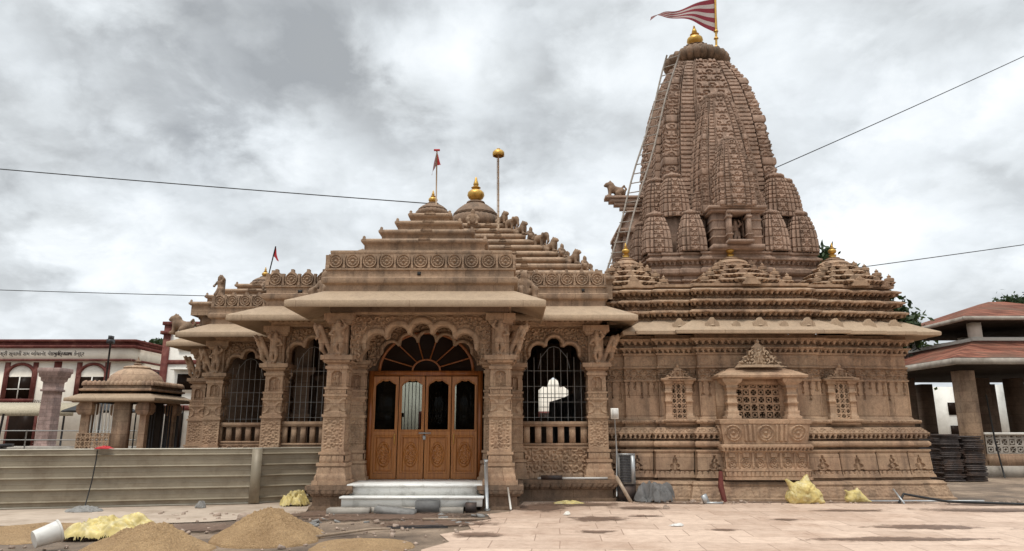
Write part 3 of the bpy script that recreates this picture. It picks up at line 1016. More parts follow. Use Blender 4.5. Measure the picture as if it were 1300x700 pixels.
pf = 0.235
pillar(-3.51, 13.97, [(0, -pf, 0, 1), (-pf - .02, -0.02, R(-78), -1)])
pillar(-.23, 13.97, [(0, -pf, 0, -1), (pf + .02, -0.02, R(78), 1)])
pillar(-3.36, 15.02, [])
pillar(-.38, 15.02, [])
pillar(1.9, 15.62, [(0, -pf, 0, 1), (pf + .02, -0.02, R(70), 1)])
pillar(.02, 15.62, [(0.02, -pf, 0, 1)], res=0.03)
pillar(-5.36, 15.72, [(0, -pf, 0, -1), (-pf - .02, -0.02, R(-75), 1)])
pillar(-3.78, 15.64, [], res=0.03)
pillar(-7.85, 18.42, [(0, -pf, 0, 1), (-pf - .02, -0.02, R(-75), -1)])
pillar(-6.1, 18.42, [(0, -pf, 0, 1)], res=0.03)
pillar(-9.12, 20.3, [(0, -pf, 0, -1), (-pf - .02, -0.02, R(-75), 1)])

# plinths below the pillars and bays, with a scalloped lip
def plinth(plan, z=0.45, mat='plinth'):
    mb = MB()
    prof = [(-.05, .02), (.06, .02), (.06, -.03), (.24, -.03), (.24, -.01), (.30, .02), (.30, .05), (.37, .075), (.37, .09), (z - .005, .09), (z - .005, -.3)]
    sweep(mb, plan, prof, 0.02, False, lambda i, s, Lg, q: np.where((q > .245) & (q < .37), 0.035 * p_petal(s, 1 - (q - .245) / .125, .11), 0))
    return mb.build('plinth', mat, T, smooth=45)


plinth([(-3.86, 15.5), (-3.86, 13.66), (-3.14, 13.66), (-3.14, 15.5)])
plinth([(-.58, 15.5), (-.58, 13.66), (.13, 13.66), (.13, 15.5)])
plinth([(.14, 15.3), (2.2, 15.3), (2.2, 17)])
plinth([(-5.75, 18.5), (-5.75, 15.4), (-3.87, 15.4)])
plinth([(-8.35, 20.6), (-8.35, 18.1), (-5.76, 18.1)])
plinth([(-9.7, 23.5), (-9.7, 20.0), (-8.36, 20.0)])

# hall: floor, roof slabs, rear side
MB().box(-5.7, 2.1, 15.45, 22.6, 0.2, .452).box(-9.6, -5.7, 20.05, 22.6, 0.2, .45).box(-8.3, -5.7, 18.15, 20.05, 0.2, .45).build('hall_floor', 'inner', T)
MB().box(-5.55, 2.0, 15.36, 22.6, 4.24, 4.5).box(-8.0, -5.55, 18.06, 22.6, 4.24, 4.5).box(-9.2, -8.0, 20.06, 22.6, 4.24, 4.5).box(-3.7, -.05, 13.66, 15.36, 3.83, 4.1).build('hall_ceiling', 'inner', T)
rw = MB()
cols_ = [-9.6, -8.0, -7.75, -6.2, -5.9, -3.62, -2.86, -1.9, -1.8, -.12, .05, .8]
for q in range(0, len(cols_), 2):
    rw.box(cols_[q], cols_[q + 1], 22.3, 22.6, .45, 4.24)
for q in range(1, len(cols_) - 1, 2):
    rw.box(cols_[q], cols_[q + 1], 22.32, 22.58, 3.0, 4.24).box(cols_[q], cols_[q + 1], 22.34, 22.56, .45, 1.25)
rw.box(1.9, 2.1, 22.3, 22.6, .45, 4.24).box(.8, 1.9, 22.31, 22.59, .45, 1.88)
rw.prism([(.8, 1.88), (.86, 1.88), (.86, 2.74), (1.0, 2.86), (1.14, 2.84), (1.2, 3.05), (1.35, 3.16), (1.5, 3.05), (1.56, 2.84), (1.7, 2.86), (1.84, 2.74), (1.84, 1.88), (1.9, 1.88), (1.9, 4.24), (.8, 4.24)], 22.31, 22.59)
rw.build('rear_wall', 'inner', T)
rg_ = MB()
for i in range(7): rg_.tube([(-3.58 + i * .115, 22.45, 1.25), (-3.58 + i * .115, 22.45, 3.0)], .012, 6)
for i in range(8): rg_.tube([(.9 + i * .125, 22.45, 1.88), (.9 + i * .125, 22.45, 3.1)], .010, 6)  # bars here and crosswise below are added to dim the bright opening
for z_ in (2.2, 2.5, 2.62, 2.9): rg_.tube([(.86, 22.44, z_), (1.84, 22.44, z_)], .012, 6)
rg_.build('rear_grille_added_bars', 'grille', T)
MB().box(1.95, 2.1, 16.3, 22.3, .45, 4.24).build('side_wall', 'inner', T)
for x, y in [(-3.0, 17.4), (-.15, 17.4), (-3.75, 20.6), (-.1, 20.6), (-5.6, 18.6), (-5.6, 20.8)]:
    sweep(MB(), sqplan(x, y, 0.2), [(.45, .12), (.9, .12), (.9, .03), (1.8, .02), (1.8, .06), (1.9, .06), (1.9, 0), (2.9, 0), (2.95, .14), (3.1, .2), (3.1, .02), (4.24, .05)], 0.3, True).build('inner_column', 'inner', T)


# cusped arches
def arch_panel(x0, x1, z0, zt, y, th, foils, xa, xb, mat='carved', band=0.085, res=0.014, seed=0):
    xs = np.arange(x0, x1 + res / 2, res)
    zb = np.full(xs.shape, z0)
    ins = (xs > xa) & (xs < xb)
    for cx, cz, r in foils:
        zb = np.where(np.abs(xs - cx) < r, np.maximum(zb, cz + np.sqrt(np.clip(r * r - (xs - cx) ** 2, 0, None))), zb)
    mid, hw_ = (xa + xb) / 2, (xb - xa) / 2
    rise = max(c[1] for c in foils) - z0 - .03
    zb = np.where(ins, np.maximum(zb, z0 + rise * np.sqrt(np.clip(1 - ((xs - mid) / hw_) ** 2, 0, 1))), zb)
    nz = int((zt - z0) / res)
    t = np.linspace(0, 1, nz)[None, :] ** 1.25
    Z = zb[:, None] + (zt - zb)[:, None] * t
    X = np.broadcast_to(xs[:, None], Z.shape)
    d = np.full(Z.shape, 9.0)
    for cx, cz, r in foils:
        d = np.minimum(d, np.abs(np.hypot(X - cx, Z - cz) - r) + 9.0 * ((Z < cz - r) & False))
    inner = d
    ridge = np.sqrt(np.clip(1 - ((inner - band * 0.5) / (band * 0.5)) ** 2, 0, 1))
    groove = bump(inner, band * 1.25, band * 0.2)
    car = p_scroll(X, Z, 0.19)
    edge = np.clip((zt - Z) / 0.05, 0, 1)
    rel = np.where(inner < band * 1.05, 0.055 * ridge, -0.02 + 0.06 * car * edge * sst(inner, band * 1.1, band * 1.6)) - 0.02 * groove
    mb = MB().grid(np.stack([X, y - rel, Z], -1))
    n = len(xs)
    mb.grid(np.stack([np.stack([xs, y - rel[:, 0], zb], -1), np.stack([xs, np.full(n, y + th), zb], -1)], 1))
    mb.grid(np.stack([np.stack([xs, np.full(n, y + th), zb], -1), np.stack([xs, np.full(n, y + th), np.full(n, zt)], -1)], 1))
    return mb.build('arch', mat, T, smooth=50)


arch_panel(-3.30, -.44, 2.86, 3.80, 13.9, .22, [(PCX, 3.45, .19), (PCX - .46, 3.38, .19), (PCX + .46, 3.38, .19), (PCX - .90, 3.22, .19), (PCX + .90, 3.22, .19)], PCX - 1.22, PCX + 1.22, band=0.12)
arch_panel(-3.16, -.58, 2.86, 3.80, 14.98, .15, [(PCX, 3.40, .17), (PCX - .40, 3.34, .17), (PCX + .40, 3.34, .17), (PCX - .78, 3.18, .17), (PCX + .78, 3.18, .17)], PCX - 1.1, PCX + 1.1)


def bay_foils(c, w):
    return [(c, 3.40, .15), (c - .36, 3.22, .17), (c + .36, 3.22, .17)]


for (x0, x1, yy) in [(.20, 1.72, 15.56), (-5.18, -3.94, 15.64), (-7.79, -6.28, 18.34)]:
    c, wd = (x0 + x1) / 2, x1 - x0
    arch_panel(x0, x1, 2.72, 3.8, yy, .16, bay_foils(c, wd), c - wd * 0.46, c + wd * 0.46, band=0.09)
    # carved dado, balustrade and metal grille of the bay
    U, V = np.meshgrid(np.arange(x0, x1 + .001, .016), np.arange(.45, 1.15, .016), indexing='ij')
    car = p_scroll(U - x0, V - .56, (x1 - x0) / 7)
    rel = np.where((V > .56) & (V < 1.09), -.02 + .05 * car, np.where(V >= 1.09, .02, .03 * p_petal(U, 1 - (V - .45) / .11, .12)))
    mb = MB().grid(np.stack([U, yy - .02 - rel, V], -1))
    mb.box(x0, x1, yy + .02, yy + .1, .45, 1.14)
    mb.build('carved_dado', 'carved', T, smooth=50)
    rb = MB().box(x0, x1, yy - .05, yy + .1, 1.145, 1.2).box(x0, x1, yy - .06, yy + .11, 1.56, 1.67)
    nb = 6
    for q in range(nb):
        xx = x0 + (q + .5) * wd / nb
        rb.box(xx - wd / nb * .27, xx + wd / nb * .27, yy - .03, yy + .06, 1.2, 1.56)
    rb.build('balustrade', 'carved', T)
    gb = MB()
    nv = 10
    for q in range(1, nv):
        xx = x0 + q * wd / nv
        zt = 3.33 - 1.0 * abs((xx - c) / wd) ** 1.4 * 1.2
        gb.tube([(xx, yy + .1, 1.67), (xx, yy + .1, zt)], .0052, 6)
    for zz in (1.76, 2.1, 2.45, 2.8):
        gb.tube([(x0, yy + .115, zz), (x1, yy + .115, zz)], .0045, 6)
    gb.tube([(c - .36, yy + .1, 2.85), (c - .3, yy + .1, 3.1), (c - .12, yy + .1, 3.32), (c, yy + .1, 3.36), (c + .12, yy + .1, 3.32), (c + .3, yy + .1, 3.1), (c + .36, yy + .1, 2.85)], .0045, 6)
    gb.build('window_grille', 'grille', T)

# eaves, upper friezes with rosettes
EAVE = [(4.06, -.2), (4.04, -.02), (3.84, .56), (3.808, .60), (3.812, .618), (3.935, .618), (3.945, .605), (4.235, .02), (4.235, -.3)]


def eave(plan, name='eave'):
    return sweep(MB(), plan, EAVE, 0.1).build(name, 'eave', T)


PLANS = [[(-3.79, 15.3), (-3.79, 13.6), (.04, 13.6), (.04, 15.3)],
         [(.045, 15.32), (2.13, 15.32), (2.13, 16.6)],
         [(-5.62, 18.0), (-5.62, 15.32), (-3.795, 15.32)],
         [(-8.02, 20.0), (-8.02, 18.02), (-5.625, 18.02)],
         [(-9.25, 23.0), (-9.25, 20.02), (-8.025, 20.02)]]
for p in PLANS:
    eave(p)
for p in PLANS:
    sweep(MB(), p, [(3.795, -.3), (3.795, -.12), (3.87, -.12), (3.88, -.08), (3.93, -.06), (3.94, -.10), (4.1, -.10)], .025, False, lambda i, s_, Lg, z: np.where((z > 3.88) & (z < 3.94), -.04 * (np.abs((s_ / .12) % 1 - .5) > .3), 0)).build('architrave', 'carved', T)

FRIEZE = [(4.2, -.0), (4.36, -.0), (4.38, .03), (4.40, .07), (4.44, .085), (4.50, .085), (4.53, .04), (4.53, .0), (4.66, .0), (4.68, .035), (4.71, .035), (4.71, -.02)]


def parapet(plan, crown, mat='roof'):
    mb = MB()
    top = 5.02 if crown == 'flat' else 4.93
    prof = FRIEZE + [(top, -.02), (top, -.16), (4.6, -.16)]
    sweep(mb, plan, prof, 0.05)
    for (ax, ay), (bx, by) in zip(plan[:-1], plan[1:]):
        Lg = math.hypot(bx - ax, by - ay)
        n = max(1, int(round(Lg / .335)))
        d = ((bx - ax) / Lg, (by - ay) / Lg); nn = (d[1], -d[0])
        for q in range(n):
            s = (q + .5) * Lg / n
            px, py = ax + d[0] * s, ay + d[1] * s
            rad = np.linspace(0, .15, 12)[None, :]; th = np.linspace(0, 2 * np.pi, 40, endpoint=False)[:, None]
            u, v = rad * np.cos(th), rad * np.sin(th)
            hgt = .02 + .05 * p_rosette(u, v, .145)
            hgt[:, -1] = -.03
            P = np.stack([px + d[0] * u + nn[0] * (hgt - .02), py + d[1] * u + nn[1] * (hgt - .02), 4.865 + v * 1.0], -1)
            mb.grid(P, cu=True)
            if crown != 'flat':      # ogee crest with a knob above each disc, and leaf between
                m = Matrix(((d[0], -nn[0], 0, px), (d[1], -nn[1], 0, py), (0, 0, 1, 4.71), (0, 0, 0, 1)))
                mb.merge(MB().prism([(-.165, .0), (.165, 0), (.165, .1), (.15, .2), (.09, .30), (.035, .345), (.03, .40), (-.03, .40), (-.035, .345), (-.09, .30), (-.15, .2), (-.165, .1)], .03, .14), m)
            ks = .5 * Lg / n
            mb.merge(MB().prism([(-.03, .0), (.03, 0), (.012, .14), (.035, .27), (-.035, .27), (-.012, .14)], -.03, .05), Matrix(((d[0], -nn[0], 0, px + d[0] * ks), (d[1], -nn[1], 0, py + d[1] * ks), (0, 0, 1, 4.72), (0, 0, 0, 1))))
    return mb.build('parapet', mat, T, smooth=40)


par = [parapet(PLANS[0], 'flat')] + [parapet(p, 'crest') for p in PLANS[1:]]
MB().box(-1.9 - .035, -1.9 + .035, 13.585, 13.7, 4.57, 4.64).build('drain_hole', 'black', par[0])
MB().box(1.6, 1.66, 15.305, 15.4, 4.57, 4.63).build('drain_hole', 'black', par[1])
MB().box(-4.9, -4.8, 15.305, 15.4, 4.55, 4.61).build('drain_hole', 'black', par[2])
place(SEATED, -4.16, 14.84, 4.27, R(-25), 1.12).build('seated_statue', 'statue', par[2], smooth=60)
place(SEATED, .27, 14.84, 4.27, R(20), 1.12).build('seated_statue', 'statue', par[1], smooth=60)
place(SEATED, -5.95, 17.6, 4.25, R(-20), 1.1).build('seated_statue', 'statue', par[3], smooth=60)
place(DANCER[1], -8.0, 18.25, 4.9, R(-20), 1.0).build('standing_statue', 'statue', par[3], smooth=60)
place(LION, -8.75, 19.75, 4.25, R(10), 1.15).build('lion_statue', 'statue', par[4], smooth=60)
place(LION, -9.7, 19.85, 4.22, R(0), 1.0).build('lion_statue', 'statue', par[4], smooth=60)


def tier(mb, cx, cy, h, z0, z1, hy=None, lip=.06):
    hy = h if hy is None else hy
    sweep(mb, sqplan(cx, cy, h, hy), [(z0, 0), (z1 - .12, 0), (z1 - .11, .025), (z1 - .085, lip), (z1 - .04, lip + .01), (z1 - .035, lip - .01), (z1, .0), (z1, -.35)], 0.2, True)
    # small corner acroteria and a half-lotus in the middle of the front lip
    for sx in (-1, 1):
        for sy in (-1, 1):
            mb.lathe([(.05, 0), (.055, .03), (.03, .05), (.035, .08), (0, .11)], (cx + sx * (h + .01), cy + sy * (hy + .01), z1 - .045), 8)
    mb.merge(MB().prism([(-.13, 0), (.13, 0), (.09, .05), (.03, .065), (0, .085), (-.03, .065), (-.09, .05)], -.03, .02), Matrix.Translation((cx, cy - hy - lip, z1 - .045)))
    return mb


# side porch roof: four steps, ribbed dome, gilded pot
pr = MB()
sweep(pr, rect(-3.72, -.03, 13.67, 16.2), [(4.4, 0), (5.0, 0), (5.03, .02), (5.06, .03), (5.1, .03), (5.12, -.02), (5.12, -1.0)], 0.3, True)
PY = 15.2
for q, (h, z0, z1) in enumerate([(1.27, 5.08, 5.44), (.97, 5.40, 5.73), (.68, 5.69, 6.02), (.43, 5.98, 6.28)]):
    tier(pr, PCX + .02, PY, h, z0, z1)
porch_roof = pr.build('porch_roof', 'roof', T)
ribbed_dome(MB(), PCX + .02, PY, 6.27, .39, .38, 22).build('dome', 'dome', porch_roof, smooth=50)
kalash(MB(), PCX + .02, PY, 6.62, .36).build('finial', 'gold', porch_roof, smooth=50)

# main hall roof: a square stepped pyramid whose arrises carry animals
HCX, HCY = -1.06, 19.0
hr = MB()
nt_ = 9
for q in range(nt_):
    t0 = q / (nt_ - 1)
    h = 3.0 - 2.2 * t0
    z0 = 5.0 + 1.86 * t0
    sweep(hr, sqplan(HCX, HCY, h), [(z0 - .1, 0), (z0 + .09, 0), (z0 + .10, .03), (z0 + .12, .075), (z0 + .17, .085), (z0 + .19, .06), (z0 + .235, 0), (z0 + .235, -.4)], 0.2, True)
    for sx in (-1, 0, 1):
        hr.merge(MB().prism([(-.1, 0), (.1, 0), (.07, .05), (0, .085), (-.07, .05)], -.02, .03), Matrix.Translation((HCX + sx * h * .5, HCY - h - .085, z0 + .16)))
sweep(hr, sqplan(HCX, HCY, 3.4), [(4.45, 0), (4.9, 0), (4.92, .06), (5.0, .06), (5.02, -.5)], 0.2, True)
hall_roof = hr.build('hall_roof', 'roof', T)
ribbed_dome(MB(), HCX, HCY, 7.05, .76, .92, 28, .05).build('dome', 'dome', hall_roof, smooth=50)
kalash(MB(), HCX, HCY, 7.93, .84).build('finial', 'gold', hall_roof, smooth=50)
kinds = [SEATED, LION, SEATED, LION, ELEPHANT, SEATED, LION, ELEPHANT, LION]
for sx, rz in ((1, R(135)), (-1, R(45))):
    for q in range(9):
        t0 = q / 8
        h = 2.86 - 2.05 * t0
        z = 5.25 + 1.80 * t0
        s = kinds[q]
        f = R(35) if s is SEATED else rz + math.pi * (sx < 0) * 0
        f = (R(45) if sx > 0 else R(-45)) if s is SEATED else (R(135) if sx > 0 else R(45))
        place(s, HCX + sx * (h - .02), HCY - h + .05, z, f, .66 if s is not SEATED else .64).build('animal_statue' if s is not SEATED else 'seated_statue', 'statue', hall_roof, smooth=60)
place(SEATED, HCX - .02, HCY - 1.0, 6.95, 0, .8).build('seated_statue', 'statue', hall_roof, smooth=60)

# front porch roof, far left
fr = MB()
FX, FY = -7.75, 20.9
for q, (h, z0, z1) in enumerate([(1.5, 4.7, 5.1), (1.2, 5.06, 5.36), (.9, 5.32, 5.6), (.6, 5.56, 5.82)]):
    tier(fr, FX, FY, h, z0, z1)
front_roof = fr.build('front_porch_roof', 'roof', T)
ribbed_dome(MB(), FX, FY, 5.8, .42, .36, 22).build('dome', 'dome', front_roof, smooth=50)
kalash(MB(), FX, FY, 6.13, .36).build('finial', 'gold', front_roof, smooth=50)
for q, (x, y, z, s) in enumerate([(-6.75, 19.5, 5.08, SEATED), (-7.1, 19.75, 5.33, LION), (-7.4, 20.1, 5.58, SEATED)]):
    place(s, x, y, z, R(20), .6).build('roof_statue', 'statue', front_roof, smooth=60)

# marble steps
MB().box(-3.12, -.6, 13.66, 15.3, .27, .47).box(-3.16, -.57, 13.62, 14.9, .425, .468).build('landing', 'marble', T)
MB().box(-3.19, -.56, 13.36, 13.66, .09, .27).box(-3.22, -.53, 13.31, 13.67, .235, .268).build('step', 'marble', T)
MB().box(-3.25, -.9, 13.14, 13.36, -.03, .09).build('step', 'concrete', T)

# teak door
DX0, DX1, DY = -3.10, -.64, 15.0
door = MB().box(DX0, DX0 + .09, DY - .06, DY + .08, .468, 2.74).box(DX1 - .09, DX1, DY - .06, DY + .08, .468, 2.74).box(DX0 + .09, DX1 - .09, DY - .06, DY + .08, 2.64, 2.74).build('door', 'wood', T)
lw = (DX1 - DX0 - .18) / 4


def door_leaf(x0, x1):
    res = .012
    U, V = np.meshgrid(np.arange(x0 + .004, x1 - .003, res), np.arange(.475, 2.635, res), indexing='ij')
    c = (x0 + x1) / 2
    a = np.abs(U - c)
    hw = lw / 2 - .075
    topz = 2.40 + .13 * np.sqrt(np.clip(1 - (a / hw) ** 2, 0, 1)) - .025 * np.abs(np.cos(a / hw * 4.7)) * (a < hw)
    hole = (a < hw) & (V > 1.50) & (V < topz)
    rel = np.zeros(U.shape)
    inpan = (a < hw) & (V > .60) & (V < 1.36)
    rel = np.where(inpan, -.02, rel)
    e = np.hypot((U - c) / (hw * .62), (V - .98) / .24)
    rel = np.where(inpan & (e < 1.1), -.02 + .03 * bump(e, .95, .15) + .028 * (e < .8) * (0.35 + .65 * p_scroll(U - c + .1, V - .98, .1)), rel)
    rel = np.where(inpan & (np.minimum(hw - a, np.minimum(V - .6, 1.36 - V)) < .03), .012, rel)
    rim = (a < hw + .03) & (V > 1.47) & (V < topz + .03) & ~hole
    rel = np.where(rim, .012, rel)
    m = ~hole
    fm = m[:-1, :-1] & m[1:, :-1] & m[1:, 1:] & m[:-1, 1:]
    return MB().grid(np.stack([U, DY - .03 - rel, V], -1), mask=fm).build('door_leaf', 'wood_light', door, smooth=40, solid=.03)


for q in range(4):
    x0 = DX0 + .09 + q * lw
    door_leaf(x0, x0 + lw)
    c = x0 + lw / 2
    MB().box(c - lw / 2 + .06, c + lw / 2 - .06, DY - .01, DY - .004, 1.46, 2.56).build('glass_pane', 'glass', door)
xm = (DX0 + DX1) / 2
MB().tube([(xm - .12, DY - .07, 1.42), (xm + .14, DY - .07, 1.42)], .012, 8).box(xm - .03, xm + .03, DY - .09, DY - .055, 1.28, 1.37).build('latch', 'steel', door)
for dx_ in (-lw - .06, lw + .06):
    MB().tube([(xm + dx_, DY - .06, 1.2), (xm + dx_, DY - .10, 1.22), (xm + dx_, DY - .10, 1.38), (xm + dx_, DY - .06, 1.40)], .010, 8).build('handle', 'gold', door)
# fanlight: semicircular sunburst of thin bars over dark glass
fb = MB()
fc = (xm, 2.74)
Rf = 1.02
def arc(cx, cz, r, y, n=28): return [(cx + r * math.cos(a), y, cz + r * 0.82 * math.sin(a)) for a in np.linspace(0, math.pi, n)]
fb.tube(arc(*fc, Rf, DY - .02), .035, 6).tube(arc(*fc, .30, DY - .02), .022, 6)
for a in (20, 48, 76, 104, 132, 160):
    ca, sa = math.cos(R(a)), math.sin(R(a)) * .82
    fb.tube([(fc[0] + .3 * ca, DY - .02, fc[1] + .3 * sa), (fc[0] + Rf * ca, DY - .02, fc[1] + Rf * sa)], .016, 6)
fan = fb.build('fanlight', 'wood', door)
MB().prism([(fc[0] + Rf * math.cos(a), fc[1] + .82 * Rf * math.sin(a)) for a in np.linspace(0, math.pi, 28)], DY, DY + .012).build('fanlight_glass', 'darkglass', fan)
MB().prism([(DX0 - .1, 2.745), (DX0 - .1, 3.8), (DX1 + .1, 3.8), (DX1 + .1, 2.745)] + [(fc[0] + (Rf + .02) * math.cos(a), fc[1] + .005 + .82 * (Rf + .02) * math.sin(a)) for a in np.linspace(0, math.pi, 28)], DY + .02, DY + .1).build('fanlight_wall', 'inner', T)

# ------------------------------------------------------------------ shrine: stepped plan, mouldings, reliefs
SX, SY = 5.6, 19.45


def f_all(side, k, grow):
    return [(x * k, -(d * k + grow)) for x, d in side]


def stepped(cx, cy, k=1.0, grow=0.0, left=None):
    a = [(1.37, 3.85), (2.25, 3.70), (3.0, 3.60), (3.55, 3.50)]
    side = [(-3.55, 3.50)]
    for (u, d), (u2, d2) in zip(a[::-1][1:], a[::-1][:-1]):
        side += [(-u, d2), (-u, d)]
    side += [(-x, d) for x, d in side[::-1]]
    pts = []
    if left is not None:     # the left side is flat where the hall joins it
        f = [(x * k, -(d * k + grow)) for x, d in side if x * k > left]
        r_ = [(-y, x) for x, y in f_all(side, k, grow)]
        b_ = [(-x, -y) for x, y in f[::-1]]
        fr = [(left, f[0][1])] + f
        pts = fr + r_[1:-1] + [(x, -y) for x, y in fr[::-1]]
        return [(cx + x, cy + y) for x, y in pts]
    for q in range(4):       # left, front, right, back ... walked so that the outside is on the right
        for x, d in side[:-1]:
            X, Y = x * k, -(d * k + grow)
            for _ in range(q):
                X, Y = -Y, X
            pts.append((cx + X, cy + Y))
    return pts


SPLAN = stepped(SX, SY, left=-3.40)
nside = 13
E_PLAN = stepped(SX, SY, k=.985, left=-2.5)
C_PLAN = stepped(SX, SY, left=-3.34)
front_seg = lambda i: i < nside


def seg_res(i):
    return .0185 if i < nside else .09


SHRINE = [(-.05, .46), (.05, .46), (.07, .42), (.30, .345), (.345, .36), (.37, .335), (.40, .31), (.41, .14), (.46, .14), (.47, .235), (.52, .225), (.56, .215), (1.0, .19), (1.03, .205), (1.06, .20),
          (1.065, .03), (1.105, .03), (1.115, .17), (1.15, .215), (1.20, .22), (1.245, .19), (1.262, .04), (1.292, .04), (1.30, .21), (1.39, .215), (1.42, .225), (1.44, .20), (1.54, .11), (1.56, .03), (1.62, .03),
          (1.625, .12), (1.66, .135), (1.70, .13), (1.715, .03), (1.75, .02), (1.77, .0), (2.56, .0), (2.57, .025), (2.60, .03), (2.61, .015), (2.86, .015), (2.87, .035), (2.90, .03), (2.92, .0), (3.16, .0),
          (3.17, .03), (3.20, .035), (3.21, .055), (3.29, .075), (3.30, .11), (3.33, .115), (3.335, .0), (3.39, .0), (3.40, .09), (3.48, .11), (3.49, .16), (3.53, .165), (3.54, .05), (3.62, .05)]


def carve_shrine(i, s, Lg, z):
    if not (i < nside or nside <= i < 2 * nside or i >= 3 * nside) or Lg < .3:
        return None
    x = s - Lg / 2
    r = np.zeros(np.broadcast(x, z).shape)
    b = lambda z0, z1: (z > z0) & (z < z1)
    tt = lambda z0, z1: np.clip((z - z0) / (z1 - z0), 0, 1)
    # foot: faint leaf relief
    r += np.where(b(.10, .29), .014 * p_scroll(s, z, .19), 0)
    # kumbha panels: tree-shaped pendants and a leaf border
    n = max(1, int(round(Lg / .75)))
    xc = ((s / Lg * n) % 1 - .5) * Lg / n
    zz = z - .60
    wtri = np.clip((.34 - zz) / .34, 0, 1) * .15 * (.45 + .55 * np.abs(np.cos(zz * 27)))
    r += np.where(b(.60, .94) & (np.abs(xc) < np.maximum(wtri, .012)) & (np.abs(xc) > wtri * .35 - .004), -.045, 0)
    r += np.where(b(.54, .62), -.035 * (p_petal(s, 1 - tt(.54, .62), .11) < .6), 0)
    r += np.where(b(.52, 1.03) & (Lg / n / 2 - np.abs(xc) < .014), -.05, 0)
    r += np.where(b(.97, 1.0), -.02, 0)
    # drops below the mouldings
    r += np.where(b(1.30, 1.39), -.12 * (1 - p_teeth(s, tt(1.30, 1.39), .105)), 0)
    r += np.where(b(1.445, 1.535), .03 * p_net(s, z - 1.445, .2, .09), 0)
    r += np.where(b(1.63, 1.70), .014 * p_teeth(s, tt(1.63, 1.70), .05), 0)
    # wall: leaf frieze, hanging drops
    r += np.where(b(2.62, 2.85), -.035 + .06 * p_net(s, z - 2.62, .23, .115), 0)
    pd = Lg / max(2, round(Lg / .16))
    idx = np.floor(s / pd)
    ln = .14 + .28 * hash3(idx.astype(np.int64), idx.astype(np.int64) * 0 + i, idx.astype(np.int64) * 0, 4)
    px = np.abs((s / pd) % 1 - .5) * pd
    d1 = 2.56 - z
    stem = (d1 > 0) & (d1 < ln) & (px < .016 + .008 * np.sin(d1 * 45))
    head = np.hypot(px, d1 - ln) < .03
    tip = (d1 > 0) & (d1 < .05 + .045 * np.cos(px / pd * 6))
    r += np.where(stem | head, -.04, 0) + np.where(tip & ~stem, .02, 0)
    r += np.where(b(1.78, 2.55) & (np.abs(x) > Lg / 2 - .035), .02, 0)
    r += np.where(b(2.93, 3.15), .022 * p_net(s, z - 2.93, .34, .22), 0)
    r += np.where(b(3.21, 3.29), -.09 * (1 - p_teeth(s, tt(3.21, 3.29), .12)), 0)
    r += np.where(b(3.40, 3.48), -.10 * (1 - p_teeth(s, tt(3.40, 3.48), .14)), 0)
    return r


BX = 5.50
BY = 15.6                      # wall plane behind the balcony window
sw = MB()
sweep(sw, SPLAN, SHRINE, .03, True, carve_shrine, seg_res, keep=lambda p: ~((np.abs(p[..., 0] - BX) < .46) & (p[..., 2] > 1.76) & (p[..., 2] < 2.46) & (p[..., 1] < SY - 3)) & ~((np.minimum(np.abs(p[..., 0] - 3.77), np.abs(p[..., 0] - 7.46)) < .15) & (p[..., 2] > 1.76) & (p[..., 2] < 2.48) & (p[..., 1] < SY - 3)))
sw.build('shrine_wall', 'shrine', T, smooth=42)
# eave of the shrine and the courses above it
SEAVE = [(3.74, .0), (3.62, .48), (3.575, .575), (3.59, .595), (3.655, .60), (3.675, .585), (3.80, .36), (3.97, .08), (3.98, -.1)]


sev = sweep(MB(), E_PLAN, SEAVE, .05, True)
CREST = [(-.17, -.1), (.17, -.1), (.17, .0), (.15, .08), (.10, .12), (.06, .15), (.03, .2), (-.03, .2), (-.06, .15), (-.10, .12), (-.15, .08), (-.17, 0)]
for (ax_, ay_), (bx_, by_) in zip(E_PLAN[:14], E_PLAN[1:15]):
    Lg = math.hypot(bx_ - ax_, by_ - ay_)
    if Lg < .3: continue
    n = max(1, int(round(Lg / .58)))
    d = ((bx_ - ax_) / Lg, (by_ - ay_) / Lg); nn = (d[1], -d[0])
    for q in range(n):
        s_ = (q + .5) * Lg / n
        k_ = .92 if q % 2 == 0 else .55
        m = MB().prism([(a * k_, b_ * k_) for a, b_ in CREST], -.05, .10)
        m.lathe([(.08 * k_, .0), (.055 * k_, .03), (.03 * k_, .0)], (0, 0, 0), 14)
        sev.merge(m, Matrix(((d[0], -nn[0], 0, ax_ + d[0] * s_ + nn[0] * .38), (d[1], -nn[1], 0, ay_ + d[1] * s_ + nn[1] * .38), (0, 0, 1, 3.785), (0, 0, 0, 1))))
sev.build('shrine_eave', 'eave', T, smooth=40)
COURSES = [(3.9, .02), (3.97, .02)]
for q in range(3):
    z = 3.97 + .26 * q
    o = .06 - .035 * q
    COURSES += [(z, o - .10), (z + .08, o - .10), (z + .085, o + .03), (z + .15, o + .05), (z + .152, o + .09), (z + .185, o + .095), (z + .22, o + .03), (z + .245, o - .05), (z + .255, o - .07)]
COURSES += [(4.76, -.10), (4.78, -.02), (4.84, -.02), (4.85, -.1), (4.85, -1.2)]


def carve_courses(i, s, Lg, z):
    if Lg < .3: return None
    r = np.zeros(np.broadcast(s, z).shape)
    for q in range(3):
        z0 = 3.97 + .26 * q
        r += np.where((z > z0) & (z < z0 + .082), .05 * p_net(s, z - z0, .26, .085), 0)
        r += np.where((z > z0 + .083) & (z < z0 + .151), -.13 * (1 - p_teeth(s, np.clip((z - z0 - .083) / .068, 0, 1), .125)), 0)
        n = max(1, int(round(Lg / .62)))
        xc = ((s / Lg * n) % 1 - .5) * Lg / n
        r += np.where((z > z0 + .13), .08 * np.clip(1 - np.hypot(xc / .13, (z - z0 - .17) / .07), 0, 1) ** .6 * (z < z0 + .25), 0)
    return r


